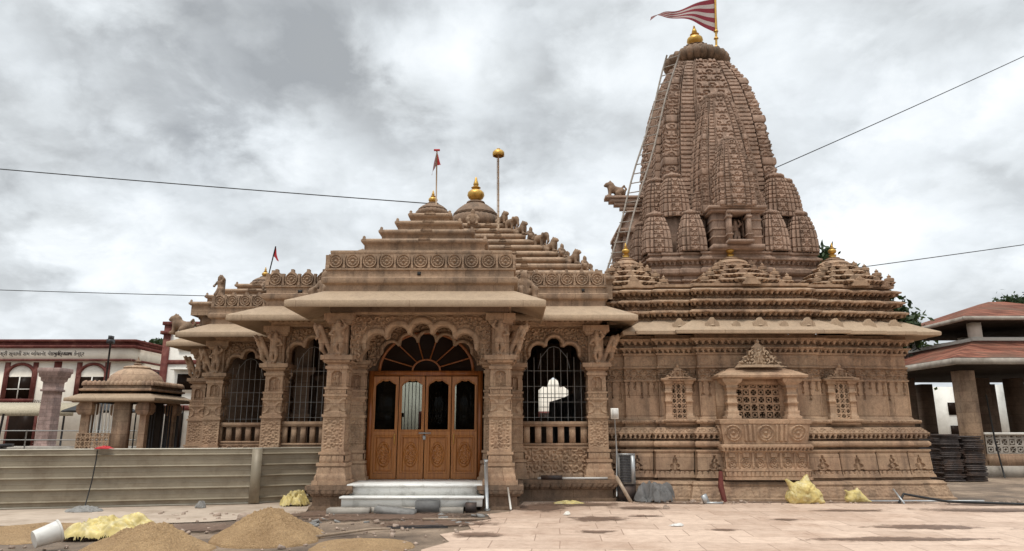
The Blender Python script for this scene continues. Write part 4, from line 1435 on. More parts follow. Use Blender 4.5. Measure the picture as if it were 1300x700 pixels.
sweep(MB(), C_PLAN, COURSES, .03, True, carve_courses, lambda i: .018 if i < nside else .06).build('shrine_cornice', 'shrine', T, smooth=42)


# projecting balcony window in the middle
bal = MB()
bprof = [(.44, .40), (.50, .40), (.50, .37), (.62, .37), (.62, .395), (.66, .395), (.66, .36), (1.02, .36), (1.02, .39), (1.05, .41), (1.05, .43), (1.12, .45), (1.16, .45), (1.18, .40), (1.18, .37), (1.22, .37), (1.62, .43), (1.62, .45), (1.70, .46), (1.72, .40), (1.72, .1)]
bprof = [(z, o - .40) for z, o in bprof]


def carve_bal(i, s, Lg, z):
    x = s - Lg / 2
    r = np.zeros(np.broadcast(x, z).shape)
    m = (z > .68) & (z < 1.0)
    p = Lg / max(1, round(Lg / .31))
    px = np.abs((s / p) % 1 - .5) * p
    r += np.where(m & (px > p / 2 - .022), .04, 0)
    r += np.where(m, -.025 + .05 * p_rosette(((s / p) % 1 - .5) * p, z - .79, .10) + .04 * ((z > .90) & (px < .07)), 0)
    r += np.where((z > 1.052) & (z < 1.12), -.045 * (1 - p_teeth(s, np.clip((z - 1.052) / .068, 0, 1), .08)), 0)
    for c in ((0.0, -.7, .7) if Lg > 1.2 else (0.0,)):
        r += np.where((z > 1.23) & (z < 1.61), .05 * p_rosette(x - c, z - 1.42, .175), 0)
    r += np.where((z > 1.24) & (z < 1.60) & ((np.abs(np.abs(x) - .35) < .16) if Lg > 1.2 else False), .04 * (np.abs(np.sin(x * 32)) > .55), 0)
    r += np.where((z > .51) & (z < .61), .02 * (np.abs((s / .1) % 1 - .5) > .12), 0)
    return r


hwB = .94
sweep(bal, [(BX - hwB, BY + .05), (BX - hwB, BY - .42), (BX + hwB, BY - .42), (BX + hwB, BY + .05)], bprof, .018, False, carve_bal)
bal.box(BX - hwB - .02, BX + hwB + .02, BY - .46, BY, 1.68, 1.718)
balcony = bal.build('balcony_window', 'carved', T, smooth=42)
for sx in (-1, 1):
    sweep(MB(), sqplan(BX + sx * .66, BY - .28, .10), [(1.72, .06), (1.78, .06), (1.80, .02), (1.9, .03), (1.9, .0), (2.05, 0), (2.05, .02), (2.09, .02), (2.09, 0), (2.22, 0), (2.22, .02), (2.26, .02), (2.26, 0), (2.38, 0), (2.38, .025), (2.42, .03), (2.42, .01), (2.47, .04), (2.52, .10), (2.58, .12), (2.60, .12)], .1, True).build('balcony_pillar', 'carved', balcony)
bb = MB().box(BX - .92, BX - .5, BY - .1, BY + .04, 1.72, 2.6).box(BX + .5, BX + .92, BY - .1, BY + .04, 1.72, 2.6)
bb.box(BX - .5, BX + .5, BY - .16, BY + .03, 2.48, 2.6)
bb.build('balcony_frame', 'carved', balcony)


def jali(x0, x1, z0, z1, y, cell, name='jali', res=.011, parent=None):
    U, V = np.meshgrid(np.arange(x0, x1 + res / 2, res), np.arange(z0, z1 + res / 2, res), indexing='ij')
    cx = ((U - x0) / cell) % 1 - .5; cz = ((V - z0) / cell) % 1 - .5
    ci = np.floor((U - x0) / cell) + np.floor((V - z0) / cell)
    r, th = np.hypot(cx, cz), np.arctan2(cz, cx)
    bar = (np.abs(cx) > .385) | (np.abs(cz) > .385)
    star = np.where(ci % 2 == 0, (np.abs(r - .25) < .075), (np.abs(np.cos(2 * th)) < .28) & (r < .62))
    keep = bar | star | (U < x0 + .02) | (U > x1 - .02) | (V < z0 + .02) | (V > z1 - .02)
    f = keep[:-1, :-1]
    return MB().grid(np.stack([U, np.full(U.shape, y), V], -1), mask=f).build(name, 'carved', parent, solid=.03)


jali(BX - .5, BX + .5, 1.72, 2.48, BY - .06, .1667, parent=balcony)
cn = MB()
sweep(cn, [(BX - .55, BY), (BX - .55, BY - .12), (BX + .55, BY - .12), (BX + .55, BY)], [(2.60, .0), (2.60, .40), (2.615, .43), (2.66, .44), (2.68, .41), (2.80, .16), (2.84, .06), (2.84, -.1)], .05, False,
      lambda i, s, Lg, z: np.where((z > 2.69) & (z < 2.81), .035 * p_net(s, z - 2.69, .2, .12), 0))
cn.box(BX - .9, BX + .9, BY - .5, BY, 2.592, 2.606)
cn.build('canopy', 'carved', balcony, smooth=40)


def pediment(parent, cx, y, z0, w, h, mat='carved'):
    """stepped triangular crest of scrolls with a knob, carved in relief"""
    res = .013
    U, V = np.meshgrid(np.arange(-w / 2, w / 2 + res / 2, res), np.arange(0, h + res / 2, res), indexing='ij')
    t = V / h
    half = w / 2 * (1 - t) ** .85 * (.84 + .16 * np.cos(t * 31)) + .02
    ins = np.abs(U) < half
    rel = .05 + .06 * (p_scroll(U + .085, V - .06, .17) > .35) * (np.abs(U) > .09) * (t > .13) + .07 * p_figure(U, V - .14 * h, h * .6) + .10 * (t < .11)
    rel = rel + .03 * (1 - t)
    f = ins[:-1, :-1] & ins[1:, 1:]
    mb = MB().grid(np.stack([cx + U, y - rel, z0 + V], -1), mask=f)
    mb.prism([(cx - w / 2 * .9, z0), (cx + w / 2 * .9, z0), (cx + .02, z0 + h * .93), (cx - .02, z0 + h * .93)], y - .045, y + .05)
    mb.lathe([(.03, 0), (.045, .03), (.02, .06), (0, .1)], (cx, y - .05, z0 + h - .01), 10)
    return mb.build('pediment', mat, parent, smooth=50)


pediment(balcony, BX, BY - .30, 2.84, 1.16, .56, 'eave')

for wx in (3.77, 7.46):
    wy = SY - 3.70
    x0, x1, z0, z1 = wx - .17, wx + .17, 1.82, 2.52
    wf = MB()
    for a, b in ((x0 - .13, x0), (x1, x1 + .13)):
        sweep(wf, rect(a, b, wy - .12, wy + .03), [(1.72, .02), (1.8, .02), (1.8, 0), (2.1, 0), (2.1, .015), (2.14, .015), (2.14, 0), (2.3, 0), (2.3, .015), (2.34, .015), (2.34, 0), (2.5, .0), (2.5, .03), (2.57, .04)], .1, True)
    wf.box(x0 - .2, x1 + .2, wy - .22, wy, 1.66, 1.72).box(x0 - .16, x1 + .16, wy - .17, wy, 1.60, 1.66).box(x0 - .22, x1 + .22, wy - .2, wy, 2.57, 2.63).box(x0, x1, wy - .13, wy, 2.52, 2.57)
    nw = wf.build('niche_window', 'carved', T)
    jali(x0, x1, 1.72, 2.52, wy - .08, .113, res=.0095, parent=nw)
    pediment(nw, wx, wy - .06, 2.63, .72, .26)


# roof turrets: stepped bell pyramids
def turret(cx, cy, w, z0, name='roof_turret', levels=4, gs=.34):
    mb = MB()
    z = z0
    hh = [1.0, .79, .58, .39][:levels]
    for q, f in enumerate(hh):
        h = w * f
        n = 24
        def car(i, s, Lg, zz, zq=z):
            return np.where((zz > zq + .01) & (zz < zq + .07), .03 * p_net(s, zz - zq - .01, .2, .06), 0) + np.where((zz > zq + .078) & (zz < zq + .118), -.07 * (np.abs((s / .11) % 1 - .5) > .28), 0)
        pl = []
        a = [(-h * .8, h * .8), (-h * .5, h * .8), (-h * .5, h * .93), (-h * .25, h * .93), (-h * .25, h), (h * .25, h), (h * .25, h * .93), (h * .5, h * .93), (h * .5, h * .8)]
        for k4 in range(4):
            for x, d in a:
                X, Y = x, -d
                for _ in range(k4): X, Y = -Y, X
                pl.append((cx + X, cy + Y))
        sweep(mb, pl, [(z, -.04), (z + .07, -.04), (z + .075, .02), (z + .11, .055), (z + .13, .06), (z + .15, .045), (z + .19, -.06), (z + .20, -.25)], .022, True, car, cap=True)
        # bells on the corners, crests in the middle of each side
        for sx, sy in [(-.82, -.82), (.82, -.82), (-.82, .82), (.82, .82), (-.5, -.9), (.5, -.9)]:
            s = .11 if abs(sx) > .7 else .07
            if q == len(hh) - 1: s *= .7
            mb.lathe([(.9 * s, 0), (1.0 * s, .05), (.95 * s, .3 * s + .05), (.6 * s, .8 * s), (.3 * s, 1.05 * s), (.42 * s, 1.15 * s), (.42 * s, 1.3 * s), (.15 * s, 1.5 * s), (0, 1.9 * s)], (cx + sx * h * .93, cy + sy * h * .93, z + .16), 14)
        for sx in (-.58, 0, .58):
            k_ = 1.0 if sx == 0 else .55
            mb.merge(MB().prism([(-.26, 0), (.26, 0), (.26, .06), (.2, .08), (.2, .15), (.14, .16), (.13, .22), (.06, .23), (0, .32), (-.06, .23), (-.13, .22), (-.14, .16), (-.2, .15), (-.2, .08), (-.26, .06)], -.07, .05).lathe([(.10, 0), (.06, .02), (.03, .0)], (0, 0, 0), 12), Matrix.Translation((cx + sx * h, cy - h * (1.0 if sx == 0 else .9) - .03, z + .0)) @ Matrix.Scale(k_ * (.8 if q == 0 else .55), 4))
        z += .175
    mb.lathe([(w * .34, z - .02), (w * .36, z + .02), (w * .33, z + .05), (w * .35, z + .07), (w * .30, z + .13), (w * .22, z + .18), (w * .24, z + .20), (w * .13, z + .25), (w * .14, z + .27), (.0, z + .30)], (cx, cy, 0), 40)
    o = mb.build(name, 'shrine', T, smooth=42)
    kalash(MB().lathe([(.10, z + .2), (.08, z + .33), (.10, z + .35), (.05, z + .37)], (cx, cy, 0), 16), cx, cy, z + .345, gs).build('finial', 'gold', o, smooth=50)
    return o


turret(SX - .02, 16.9, 1.30, 4.80)
turret(SX - 2.68, 16.95, 1.0, 4.80, gs=.34)
turret(SX + 2.62, 16.95, 1.15, 4.80, gs=.34)
turret(SX + 2.7, SY, 1.05, 4.80)
turret(SX - 2.7, SY, 1.0, 4.80)


# ------------------------------------------------------------------ tower
def spire(mb, cx, cy, z0, z1, Hf, res=.022, course=.165, seed=0, back=True, net_p=.30, faces=(0, 1, 2, 3), amp=1.0, simple=False):
    nz = max(8, int((z1 - z0) / res))
    z = np.linspace(z0, z1, nz)
    H = Hf((z - z0) / (z1 - z0))
    pl = [(-.85, .85), (-.62, .85), (-.62, .925), (-.34, .925), (-.34, 1.0), (.34, 1.0), (.34, .925), (.62, .925), (.62, .85), (.85, .85)]
    H0 = H[0]
    for f in faces:
        for si, ((u0, d0), (u1, d1)) in enumerate(zip(pl[:-1], pl[1:])):
            if abs(u0 - u1) < 1e-6:
                u = np.array([u0, u1]); d = np.array([d0, d1])
            else:
                rs = res if f != 2 else .08
                k = max(2, int(abs(u1 - u0) * H0 / rs))
                u = np.linspace(u0, u1, k + 1); d = np.full(k + 1, d0)
            U = u[:, None] * H[None, :]
            zz = np.broadcast_to(z[None, :], U.shape)
            t = (zz - z0) / course
            fr = t % 1
            row = np.floor(t)
            groove = (fr < .15)
            rel = np.where(groove, -.06, .012 * np.sqrt(np.clip(1 - ((fr - .58) / .43) ** 2, 0, 1)))
            if abs(u0 - u1) > 1e-6:
                mid_ = (u0 + u1) / 2 * H[None, :]
                if d0 > .97:         # central band: interlaced horseshoe arches
                    net = p_net(U, zz - z0, net_p, course)
                    rel = np.where(groove, -.075, np.where(net > .2, .012 + .02 * net, -.05))
                elif simple:
                    rel = np.where(groove, -.08, .01)
                elif d0 < .9:        # corner bands: storeys of carved plates
                    net = p_net(U - mid_, zz - z0 - .17 * course, net_p * .9, course * .83)
                    big = (row % 5 == 0)
                    rel = np.where(groove, -.07, np.where(big, .045 * np.sqrt(np.clip(1 - ((fr - .58) / .45) ** 2, 0, 1)), np.where(net > .2, .014, -.045)))
                else:                # intermediate bands: paired thin plates
                    f2 = (t * 2) % 1
                    rel = np.where(f2 < .24, -.06, .015) - .035 * ((np.abs((U - mid_) / (net_p * .5) % 1 - .5) < .16) & (f2 > .26) & (row % 2 == 0))
            if abs(u0 - u1) > 1e-6:
                eg = np.minimum(u - min(u0, u1), max(u0, u1) - u)[:, None] * H[None, :]
                rel = np.where((eg < .035 * min(1, H0)) & (np.abs(u[:, None]) < .84), -.07, rel)
            k_ = (H[None, :] + rel * amp)
            X = u[:, None] * k_; Y = -d[:, None] * k_
            for _ in range(f):
                X, Y = -Y, X
            mb.grid(np.stack([cx + X, cy + Y, zz], -1))
    return mb


def cap_amalaka(mb, cx, cy, z, r, h, ribs=18):
    mb.lathe([(r * .55, -.12 * h), (r * .6, .0), (r * .9, .1 * h), (r, .3 * h), (r * .92, .5 * h), (r * .6, .62 * h), (r * .5, .66 * h), (r * .5, .72 * h), (r * .3, .85 * h), (r * .12, .95 * h), (0, 1.1 * h)], (cx, cy, z), 72, ribs, .12)
    return mb


TX, TY = 5.78, 19.4
# mouldings under the tower
tb = MB()
TPL = stepped(TX, TY, .60, 0)
TP = [(4.7, .0), (5.18, .0), (5.2, .05), (5.26, .06), (5.28, .0), (5.36, .0), (5.37, .07), (5.42, .12), (5.50, .125), (5.56, .06), (5.58, .03), (5.64, .03), (5.65, .08), (5.73, .10), (5.76, .15), (5.80, .15), (5.83, .09), (5.9, .05), (5.92, .10), (5.97, .10), (5.99, .02), (6.0, -.6)]
sweep(tb, TPL, TP, .03, True, lambda i, s, Lg, z: None if Lg < .2 else np.where((z > 5.65) & (z < 5.74), -.06 * (1 - p_teeth(s, np.clip((z - 5.65) / .09, 0, 1), .13)), 0) + np.where((z > 5.2) & (z < 5.26), .02 * p_petal(s, 1 - (z - 5.2) / .06, .1), 0), lambda i: .025 if i < nside else .06)
tower = tb.build('tower', 'tower', T, smooth=42)
zt = np.array([0, .15, .3, .45, .6, .72, .84, .93, 1.0]); ht = np.array([1.98, 1.96, 1.91, 1.82, 1.72, 1.60, 1.38, 1.15, .90])
co = np.polyfit(zt, ht, 4)
spire(MB(), TX, TY, 5.95, 12.32, lambda t: np.polyval(co, t), .021, .27, net_p=.42, amp=.72).box(TX - .76, TX + .76, TY - .76, TY + .76, 12.22, 12.33).build('main_spire', 'tower', tower, smooth=42)
am = MB()
am.lathe([(.72, 12.30), (.64, 12.36), (.62, 12.46)], (TX, TY, 0), 40)
am.lathe([(.6, 12.42), (.80, 12.45), (.93, 12.55), (.96, 12.66), (.90, 12.78), (.68, 12.85), (.5, 12.86)], (TX, TY, 0), 130, 26, .15)
am.lathe([(.60, 12.84), (.62, 12.95), (.56, 13.05), (.40, 13.13), (.44, 13.16), (.3, 13.24), (0, 13.26)], (TX, TY, 0), 110, 22, .10)
am.build('ribbed_disc', 'dome', tower, smooth=50)
kalash(MB(), TX, TY, 13.22, .80, 1.05).build('finial', 'gold', tower, smooth=50)

curve = lambda h0, e=2.3, k=.55: (lambda t: h0 * (1 - k * np.clip(t, 0, 1) ** e))


def rot(q, x, d):
    X, Y = x, -d
    for _ in range(q): X, Y = -Y, X
    return TX + X, TY + Y


for q in range(4):
    fast = q == 2
    rs = .022 if not fast else .07
    # large half-spire, then a smaller one leaning against it, over the image niche
    x, y = rot(q, 0, 1.50 if q != 3 and q != 1 else 1.10)
    tz = 10.55 if q in (0, 2) else 9.35
    spire(MB(), x, y, 7.05, tz, curve(.93, 2.2, .56), rs, .21, net_p=.31, amp=.5).merge(cap_amalaka(MB(), x, y, tz, .40, .34)).build('attached_spire', 'tower', tower, smooth=42)
    x, y = rot(q, 0, 2.38 if q in (0, 2) else 1.60)
    spire(MB(), x, y, 7.05, 8.95 if q in (0, 2) else 8.3, curve(.53, 2.4, .5), rs, .16, net_p=.235, amp=.45).merge(cap_amalaka(MB(), x, y, 8.95 if q in (0, 2) else 8.3, .22, .24)).build('attached_spire', 'tower', tower, smooth=42)
    # niche
    nm = MB()
    def B(x0, x1, d0, d1, z0, z1, q=q, nm=nm):
        a, b = rot(q, x0, d0); c, d = rot(q, x1, d1 + .2)
        nm.box(min(a, c), max(a, c), min(b, d), max(b, d), z0, z1)
    B(-.66, .66, 2.0, 2.45, 5.98, 6.10); B(-.62, -.20, 2.0, 2.38, 6.10, 6.95); B(.20, .62, 2.0, 2.38, 6.10, 6.95); B(-.2, .2, 2.0, 2.02, 6.1, 6.95)
    for zz in (6.28, 6.50, 6.74): B(-.64, -.21, 2.0, 2.40, zz, zz + .05); B(.21, .64, 2.0, 2.40, zz, zz + .05)
    B(-.70, .70, 2.0, 2.52, 6.95, 7.02); B(-.74, .74, 2.0, 2.57, 7.02, 7.10); B(-.32, .32, 2.3, 2.66, 6.10, 6.17); B(-.30, .30, 2.3, 2.64, 6.88, 6.95)
    for sx in (-.25, .25): B(sx - .05, sx + .05, 2.5, 2.6, 6.17, 6.88); B(sx - .07, sx + .07, 2.48, 2.62, 6.76, 6.82); B(sx - .07, sx + .07, 2.48, 2.62, 6.30, 6.34)
    no = nm.build('image_niche', 'tower', tower)
    x, y = rot(q, 0, 2.45)
    place(DANCER[1], x, y, 6.13, q * math.pi / 2, .92).build('niche_image', 'tower', tower, smooth=60)
    # rows of spirelets
    for (u, d, z0, z1, h) in [(1.07, 2.12, 5.98, 7.0, .37), (-1.07, 2.12, 5.98, 7.0, .37), (1.40, 1.78, 7.0, 8.15, .40), (-1.40, 1.78, 7.0, 8.15, .40), (.78, 2.0, 7.0, 7.62, .22), (-.78, 2.0, 7.0, 7.62, .22)]:
        x, y = rot(q, u, d)
        m = spire(MB(), x, y, z0, z1, curve(h, 2.6, .42), rs, .125, net_p=.20, amp=.42, simple=True)
        cap_amalaka(m, x, y, z1, h * .62, h * .55, 14)
        m.build('spirelet', 'tower', tower, smooth=42)
    x, y = rot(q, 1.86, 1.94)
    m = spire(MB(), x, y, 5.98, 7.02, curve(.40, 2.6, .42), rs, .125, net_p=.20, amp=.42, simple=True)
    cap_amalaka(m, x, y, 7.02, .25, .22, 14)
    m.build('spirelet', 'tower', tower, smooth=42)
# filling bodies behind the spirelets
MB().box(TX - 1.95, TX + 1.95, TY - 1.95, TY + 1.95, 5.9, 7.04).box(TX - 1.75, TX + 1.75, TY - 1.75, TY + 1.75, 7.0, 7.7).build('tower_core', 'tower', tower)
# lion bracket that projects towards the hall
lb = MB()
for q, (a, z) in enumerate([(.0, 8.00), (-.12, 7.9), (-.26, 7.8), (-.42, 7.68)]):
    lb.box(2.66 - a * 1.0, 4.2, 18.62 - .17 + q * .03, 18.62 + .17 - q * .03, z - .08, z)
lbo = lb.build('lion_bracket', 'tower', tower)
place(LION, 2.96, 18.62, 8.0, 0, .82).build('lion_statue', 'dome', tower, smooth=60)
# recessed balcony body under the bracket
sweep(MB(), rect(3.3, 4.4, 18.5, 20.3), [(5.9, 0), (6.1, .05), (6.1, 0), (6.9, 0), (6.9, .08), (7.0, .1), (7.0, 0), (7.5, -.05), (7.5, .04), (7.56, .04), (7.56, -.3)], .2, True).build('porch_tower_link', 'tower', tower)

# ------------------------------------------------------------------ things on and around the temple
def cyl_between(a, b, r, seg=8):
    return MB().tube([a, b], r, seg)


# long bamboo ladder
lad0, lad1 = Vector((2.46, 17.2, 5.0)), Vector((4.78, 18.25, 12.35))
ax = (lad1 - lad0).normalized()
side = Vector((0.72, -0.69, 0)); side = (side - ax * side.dot(ax)).normalized() * .2
lad = thing('ladder', 'long grey bamboo ladder leaning on the tower', 'ladder', tuple(lad0))
for s in (-1, 1):
    n = 14
    MB().tube([lad0 + (lad1 - lad0) * (i / n) + side * s + Vector((.03 * math.sin(i * .9 + s), 0, 0)) for i in range(n + 1)], .025, 8).build('rail', 'bamboo_grey', lad)
for i in range(25):
    c = lad0 + (lad1 - lad0) * ((i + .5) / 25)
    MB().tube([c - side * 1.15, c + side * 1.15], .015, 6).build('rung', 'bamboo_grey', lad)


def flag_cloth(root, hoist0, hoist1, tip, mat, parent, name='flag', waves=2.4, amp=.10, nu=40, nv=14, pw=1.0):
    """pennant between two hoist points and a tip, rippled"""
    A, B, C = (np.array(p, float) for p in (hoist0, hoist1, tip))
    u = np.linspace(0, 1, nu)[:, None, None]; v = np.linspace(0, 1, nv)[None, :, None]
    h = A * (1 - v) + B * v
    P = B * (1 - u) + C * u + (A - B) * (1 - v) * (1 - u) ** pw
    w_ = np.sin(u * waves * 2 * np.pi + v * 1.4)
    P = P + np.concatenate([0 * w_, w_ * amp * (.3 + u), .35 * amp * np.sin(u * waves * 2 * np.pi * .8 + 1 + v * .8) * (.2 + u)], -1)
    o = MB().grid(P).build(name, mat, parent, smooth=60)
    uv = o.data.uv_layers.new(name='UVMap')
    li = np.zeros(len(o.data.loops), np.int32); o.data.loops.foreach_get('vertex_index', li)
    uu = np.stack([(li // nv) / (nu - 1), (li % nv) / (nv - 1)], -1).astype(np.float32)
    uv.data.foreach_set('uv', uu.ravel())
    return o


fp = thing('flag_pole', 'gilded flag pole with long red and white striped pennant on the tower top', 'flag', (6.40, 19.35, 12.7))
pm = MB().tube([(6.40, 19.35, 12.6), (6.55, 19.4, 15.6)], .035, 10)
for z in (12.95, 13.2, 13.5, 13.75):
    pm.lathe([(.03, 0), (.075, .03), (.06, .07), (.03, .1)], (6.40 + (z - 12.6) * .05, 19.37, z), 12)
pm.build('pole', 'gold', fp, smooth=40)
flag_cloth(fp, (6.52, 19.4, 13.72), (6.56, 19.4, 15.05), (4.35, 19.2, 14.12), 'flag', fp, amp=.12, waves=1.8, pw=1.7)

fp = thing('flag_pole', 'thin red and white banded pole with small furled flag on the side porch roof', 'flag', (-1.76, 15.05, 6.3))
MB().tube([(-1.74, 14.93, 6.3), (-1.76, 14.95, 7.9)], .016, 8).build('pole', 'bamboo', fp)
flag_cloth(fp, (-1.75, 14.94, 7.55), (-1.76, 14.94, 7.88), (-1.86, 14.9, 7.25), 'flag', fp, amp=.05, waves=1.0, nu=16, nv=10)
MB().box(-1.83, -1.69, 14.93, 14.96, 7.86, 7.9).build('cross_bar', 'red', fp)
flag_cloth(fp, (-1.75, 14.94, 7.50), (-1.74, 14.94, 7.80), (-1.66, 14.92, 7.5), 'flag_red', fp, amp=.03, waves=1.0, nu=12, nv=8)

fp = thing('ceremonial_pole', 'tall bamboo pole with a gilded bell shaped cap behind the main dome', 'pole', (-.36, 17.9, 6.4))
pm = MB().tube([(-.36, 17.9, 6.35), (-.38, 17.95, 9.05)], .019, 8)
for i in range(16): pm.lathe([(.019, 0), (.027, .015), (.019, .03)], (-.362 - .0012 * i, 17.905 + .003 * i, 6.5 + i * .165), 10)
pm.build('pole', 'bamboo', fp)
MB().tube([(-.40, 17.9, 6.4), (-.415, 17.93, 8.9)], .012, 6).build('lashed_rod', 'bamboo', fp)
MB().lathe([(.15, -.02), (.17, .0), (.165, .08), (.11, .15), (.05, .18), (.05, .2), (0, .22)], (-.38, 17.95, 9.0), 16, 8, .1).build('cap', 'gold', fp, smooth=50)

fp = thing('flag_pole', 'leaning thin pole with dark red pennant on the front porch roof', 'flag', (-7.55, 20.5, 5.4))
MB().tube([(-7.62, 20.5, 5.4), (-7.35, 20.5, 7.05)], .02, 8).build('pole', 'dark', fp)
flag_cloth(fp, (-7.38, 20.5, 6.72), (-7.35, 20.5, 7.06), (-7.2, 20.4, 6.55), 'flag_red', fp, amp=.04, waves=1.0, nu=12, nv=8)


# overhead cables
def cable(a, b, sag, r, label):
    a, b = np.array(a, float), np.array(b, float)
    r *= .75
    b = b + (b - a) * .6 if abs(b[0]) > 20 else b
    a = a + (a - b) * .6 if abs(a[0]) > 20 else a
    t = np.linspace(0, 1, 40)[:, None]
    P = a * (1 - t) + b * t
    P[:, 2] -= sag * 4 * t[:, 0] * (1 - t[:, 0])
    return tag(MB().tube(P, r, 6).build('overhead_cable', 'black'), label, 'cable', 'overhead cables')


cable((-26, 14.0, 8.75), (-1.95, 15.1, 6.62), .25, .016, 'black cable running from the left sky to the side porch dome')
cable((-1.8, 15.1, 6.62), (-1.3, 18.4, 6.9), .12, .016, 'short black cable between the side porch dome and the main dome')
cable((-26, 18.0, 5.75), (-8.2, 18.3, 5.05), .12, .014, 'black cable running low from the left to the stepped left roof')
cable((7.35, 19.0, 8.85), (30, 24.5, 21.0), .35, .02, 'grey cable rising steeply from the tower to the upper right')
cable((8.7, 17.2, 5.55), (28, 17.4, 8.7), .2, .015, 'grey cable from the right hand roof turret towards the pavilion side')

# dark cloth added inside the hall to dim the bright rear opening
U_, V_ = np.meshgrid(np.linspace(0, 1, 40), np.linspace(0, 1, 40), indexing='ij')
top_ = 2.35 + .28 * U_ ** 1.3
cl_ = MB().grid(np.stack([1.18 + .80 * U_ - .02 * np.sin(V_ * 4), 21.9 + .05 * np.sin(U_ * 22 + V_), top_ - V_ * (top_ - 1.0)], -1)).build('added_cloth', 'grey_tarp', smooth=60)
tag(cl_, 'added dark cloth dimming the rear opening behind the right window bay', 'added_cloth')

# air conditioner outdoor unit, its stand, switch box and conduit
ac = thing('air_conditioner', 'grey louvred air conditioner unit between the hall pillar and shrine wall', 'air conditioner', (2.45, 15.35, 0))
MB().box(2.28, 2.62, 15.1, 15.5, .36, .98).build('casing', 'cement', ac)
gl = MB()
for i in range(17): gl.box(2.30, 2.53, 15.083, 15.098, .40 + i * .033, .42 + i * .033)
gl.build('louvre_grille', 'dark', ac)
MB().box(2.27, 2.63, 15.08, 15.11, .965, .99).box(2.54, 2.625, 15.085, 15.10, .37, .965).build('trim', 'steel', ac)
MB().box(2.27, 2.63, 15.12, 15.5, .0, .355).build('stand', 'plate', ac)
sb = thing('switch_box', 'small white electrical box on grey conduit beside the right hall pillar', 'switch box', (2.25, 15.35, 0))
MB().box(2.17, 2.33, 15.22, 15.32, 1.72, 1.95).build('box', 'whitewash', sb)
MB().box(2.19, 2.31, 15.205, 15.219, 1.74, 1.93).build('cover', 'bucket', sb)
MB().tube([(2.25, 15.27, 1.72), (2.27, 15.27, 1.0), (2.24, 15.27, .1)], .016, 8).build('conduit', 'steel', sb)


# crumpled plastic and cloth
def crumple(name, cx, cy, z0, rx, ry, h, mat, seed, label, cat, group=None, n=120, folds=2.3):
    """a bunched sheet: ridged folds over a heap, with an uneven outline"""
    u = np.linspace(-1.15, 1.15, n)
    X, Y = np.meshgrid(u, u, indexing='ij')
    rr, th = np.hypot(X, Y), np.arctan2(Y, X)
    out = .82 + .5 * (fbm(np.cos(th) * 1.6 + seed, np.sin(th) * 1.6, 0, seed, 3) - .5) + .25 * (fbm(np.cos(th) * 5 + seed, np.sin(th) * 5, 0, seed + 2, 2) - .5)
    wx = X + .35 * (fbm(X * 1.5, Y * 1.5, seed, seed + 1, 3) - .5); wy = Y + .35 * (fbm(X * 1.5 + 9, Y * 1.5, seed, seed + 2, 3) - .5)
    rdg = 1 - np.abs(2 * fbm(wx * folds, wy * folds, seed, seed + 4, 2) - 1) * 1.6
    rd2 = 1 - np.abs(2 * fbm(wx * folds * 2.6, wy * folds * 2.6, seed, seed + 6, 2) - 1) * 1.6
    blob = fbm(X * 1.7 + 4, Y * 1.7, seed, seed + 8, 3)
    env = np.clip(1 - (rr / out) ** 2, 0, 1) ** .55
    H = h * env * np.clip(.18 + .75 * (blob - .25) + .55 * np.clip(rdg, -.3, 1) + .22 * np.clip(rd2, -.3, 1), .04, 1.6)
    X2 = X + .16 * (fbm(X * 4, Y * 4, seed, seed + 11, 2) - .5); Y2 = Y + .16 * (fbm(X * 4 + 5, Y * 4, seed, seed + 12, 2) - .5)
    ins = rr < out
    f = ins[:-1, :-1] & ins[1:, :-1] & ins[1:, 1:] & ins[:-1, 1:]
    o = MB().grid(np.stack([cx + X2 * rx, cy + Y2 * ry, z0 + .004 + H], -1), mask=f).build(name, mat, smooth=40)
    return tag(o, label, cat, group)


def sack(cx, cy, w, h, seed, label, rz=0):
    """soft filled sack with folds, gathered neck to one side"""
    p = [((-.28 * w, 0, .22 * h), (.25 * w, 0, .25 * h), .30 * h, .27 * h), ((-.15 * w, 0, .45 * h), (.12 * w, 0, .5 * h), .27 * h, .25 * h), ((.0, 0, .55 * h), (.08 * w, 0, .9 * h), .22 * h, .08 * h), ((-.25 * w, 0, .5 * h), (-.48 * w, -.03, .8 * h), .14 * h, .06 * h), ((.25 * w, -.05, .15 * h), (.46 * w, -.12, .06 * h), .16 * h, .06 * h)]
    mb = surf(p, .017, .025)
    V = np.concatenate(mb.v)
    n1 = 1 - np.abs(2 * fbm(V[:, 0] * 7 + seed, V[:, 1] * 7, V[:, 2] * 5, seed, 3) - 1)
    n2 = fbm(V[:, 0] * 22, V[:, 1] * 22, V[:, 2] * 22, seed + 4, 2)
    c = np.array([0, 0, h * .4])
    d = V - c; d /= np.linalg.norm(d, axis=1)[:, None] + 1e-6
    V = V + d * ((n1 - .72) * .16 * h + (n2 - .5) * .07 * h)[:, None]
    V[:, 2] = np.maximum(V[:, 2], 0)
    mb.v = [V]
    mb.xform(Matrix.Translation((cx, cy, 0.014)) @ Matrix.Rotation(rz, 4, 'Z'))
    return tag(mb.build('plastic_sack', 'yellow', smooth=35), label, 'sack', 'yellow plastic sacks')


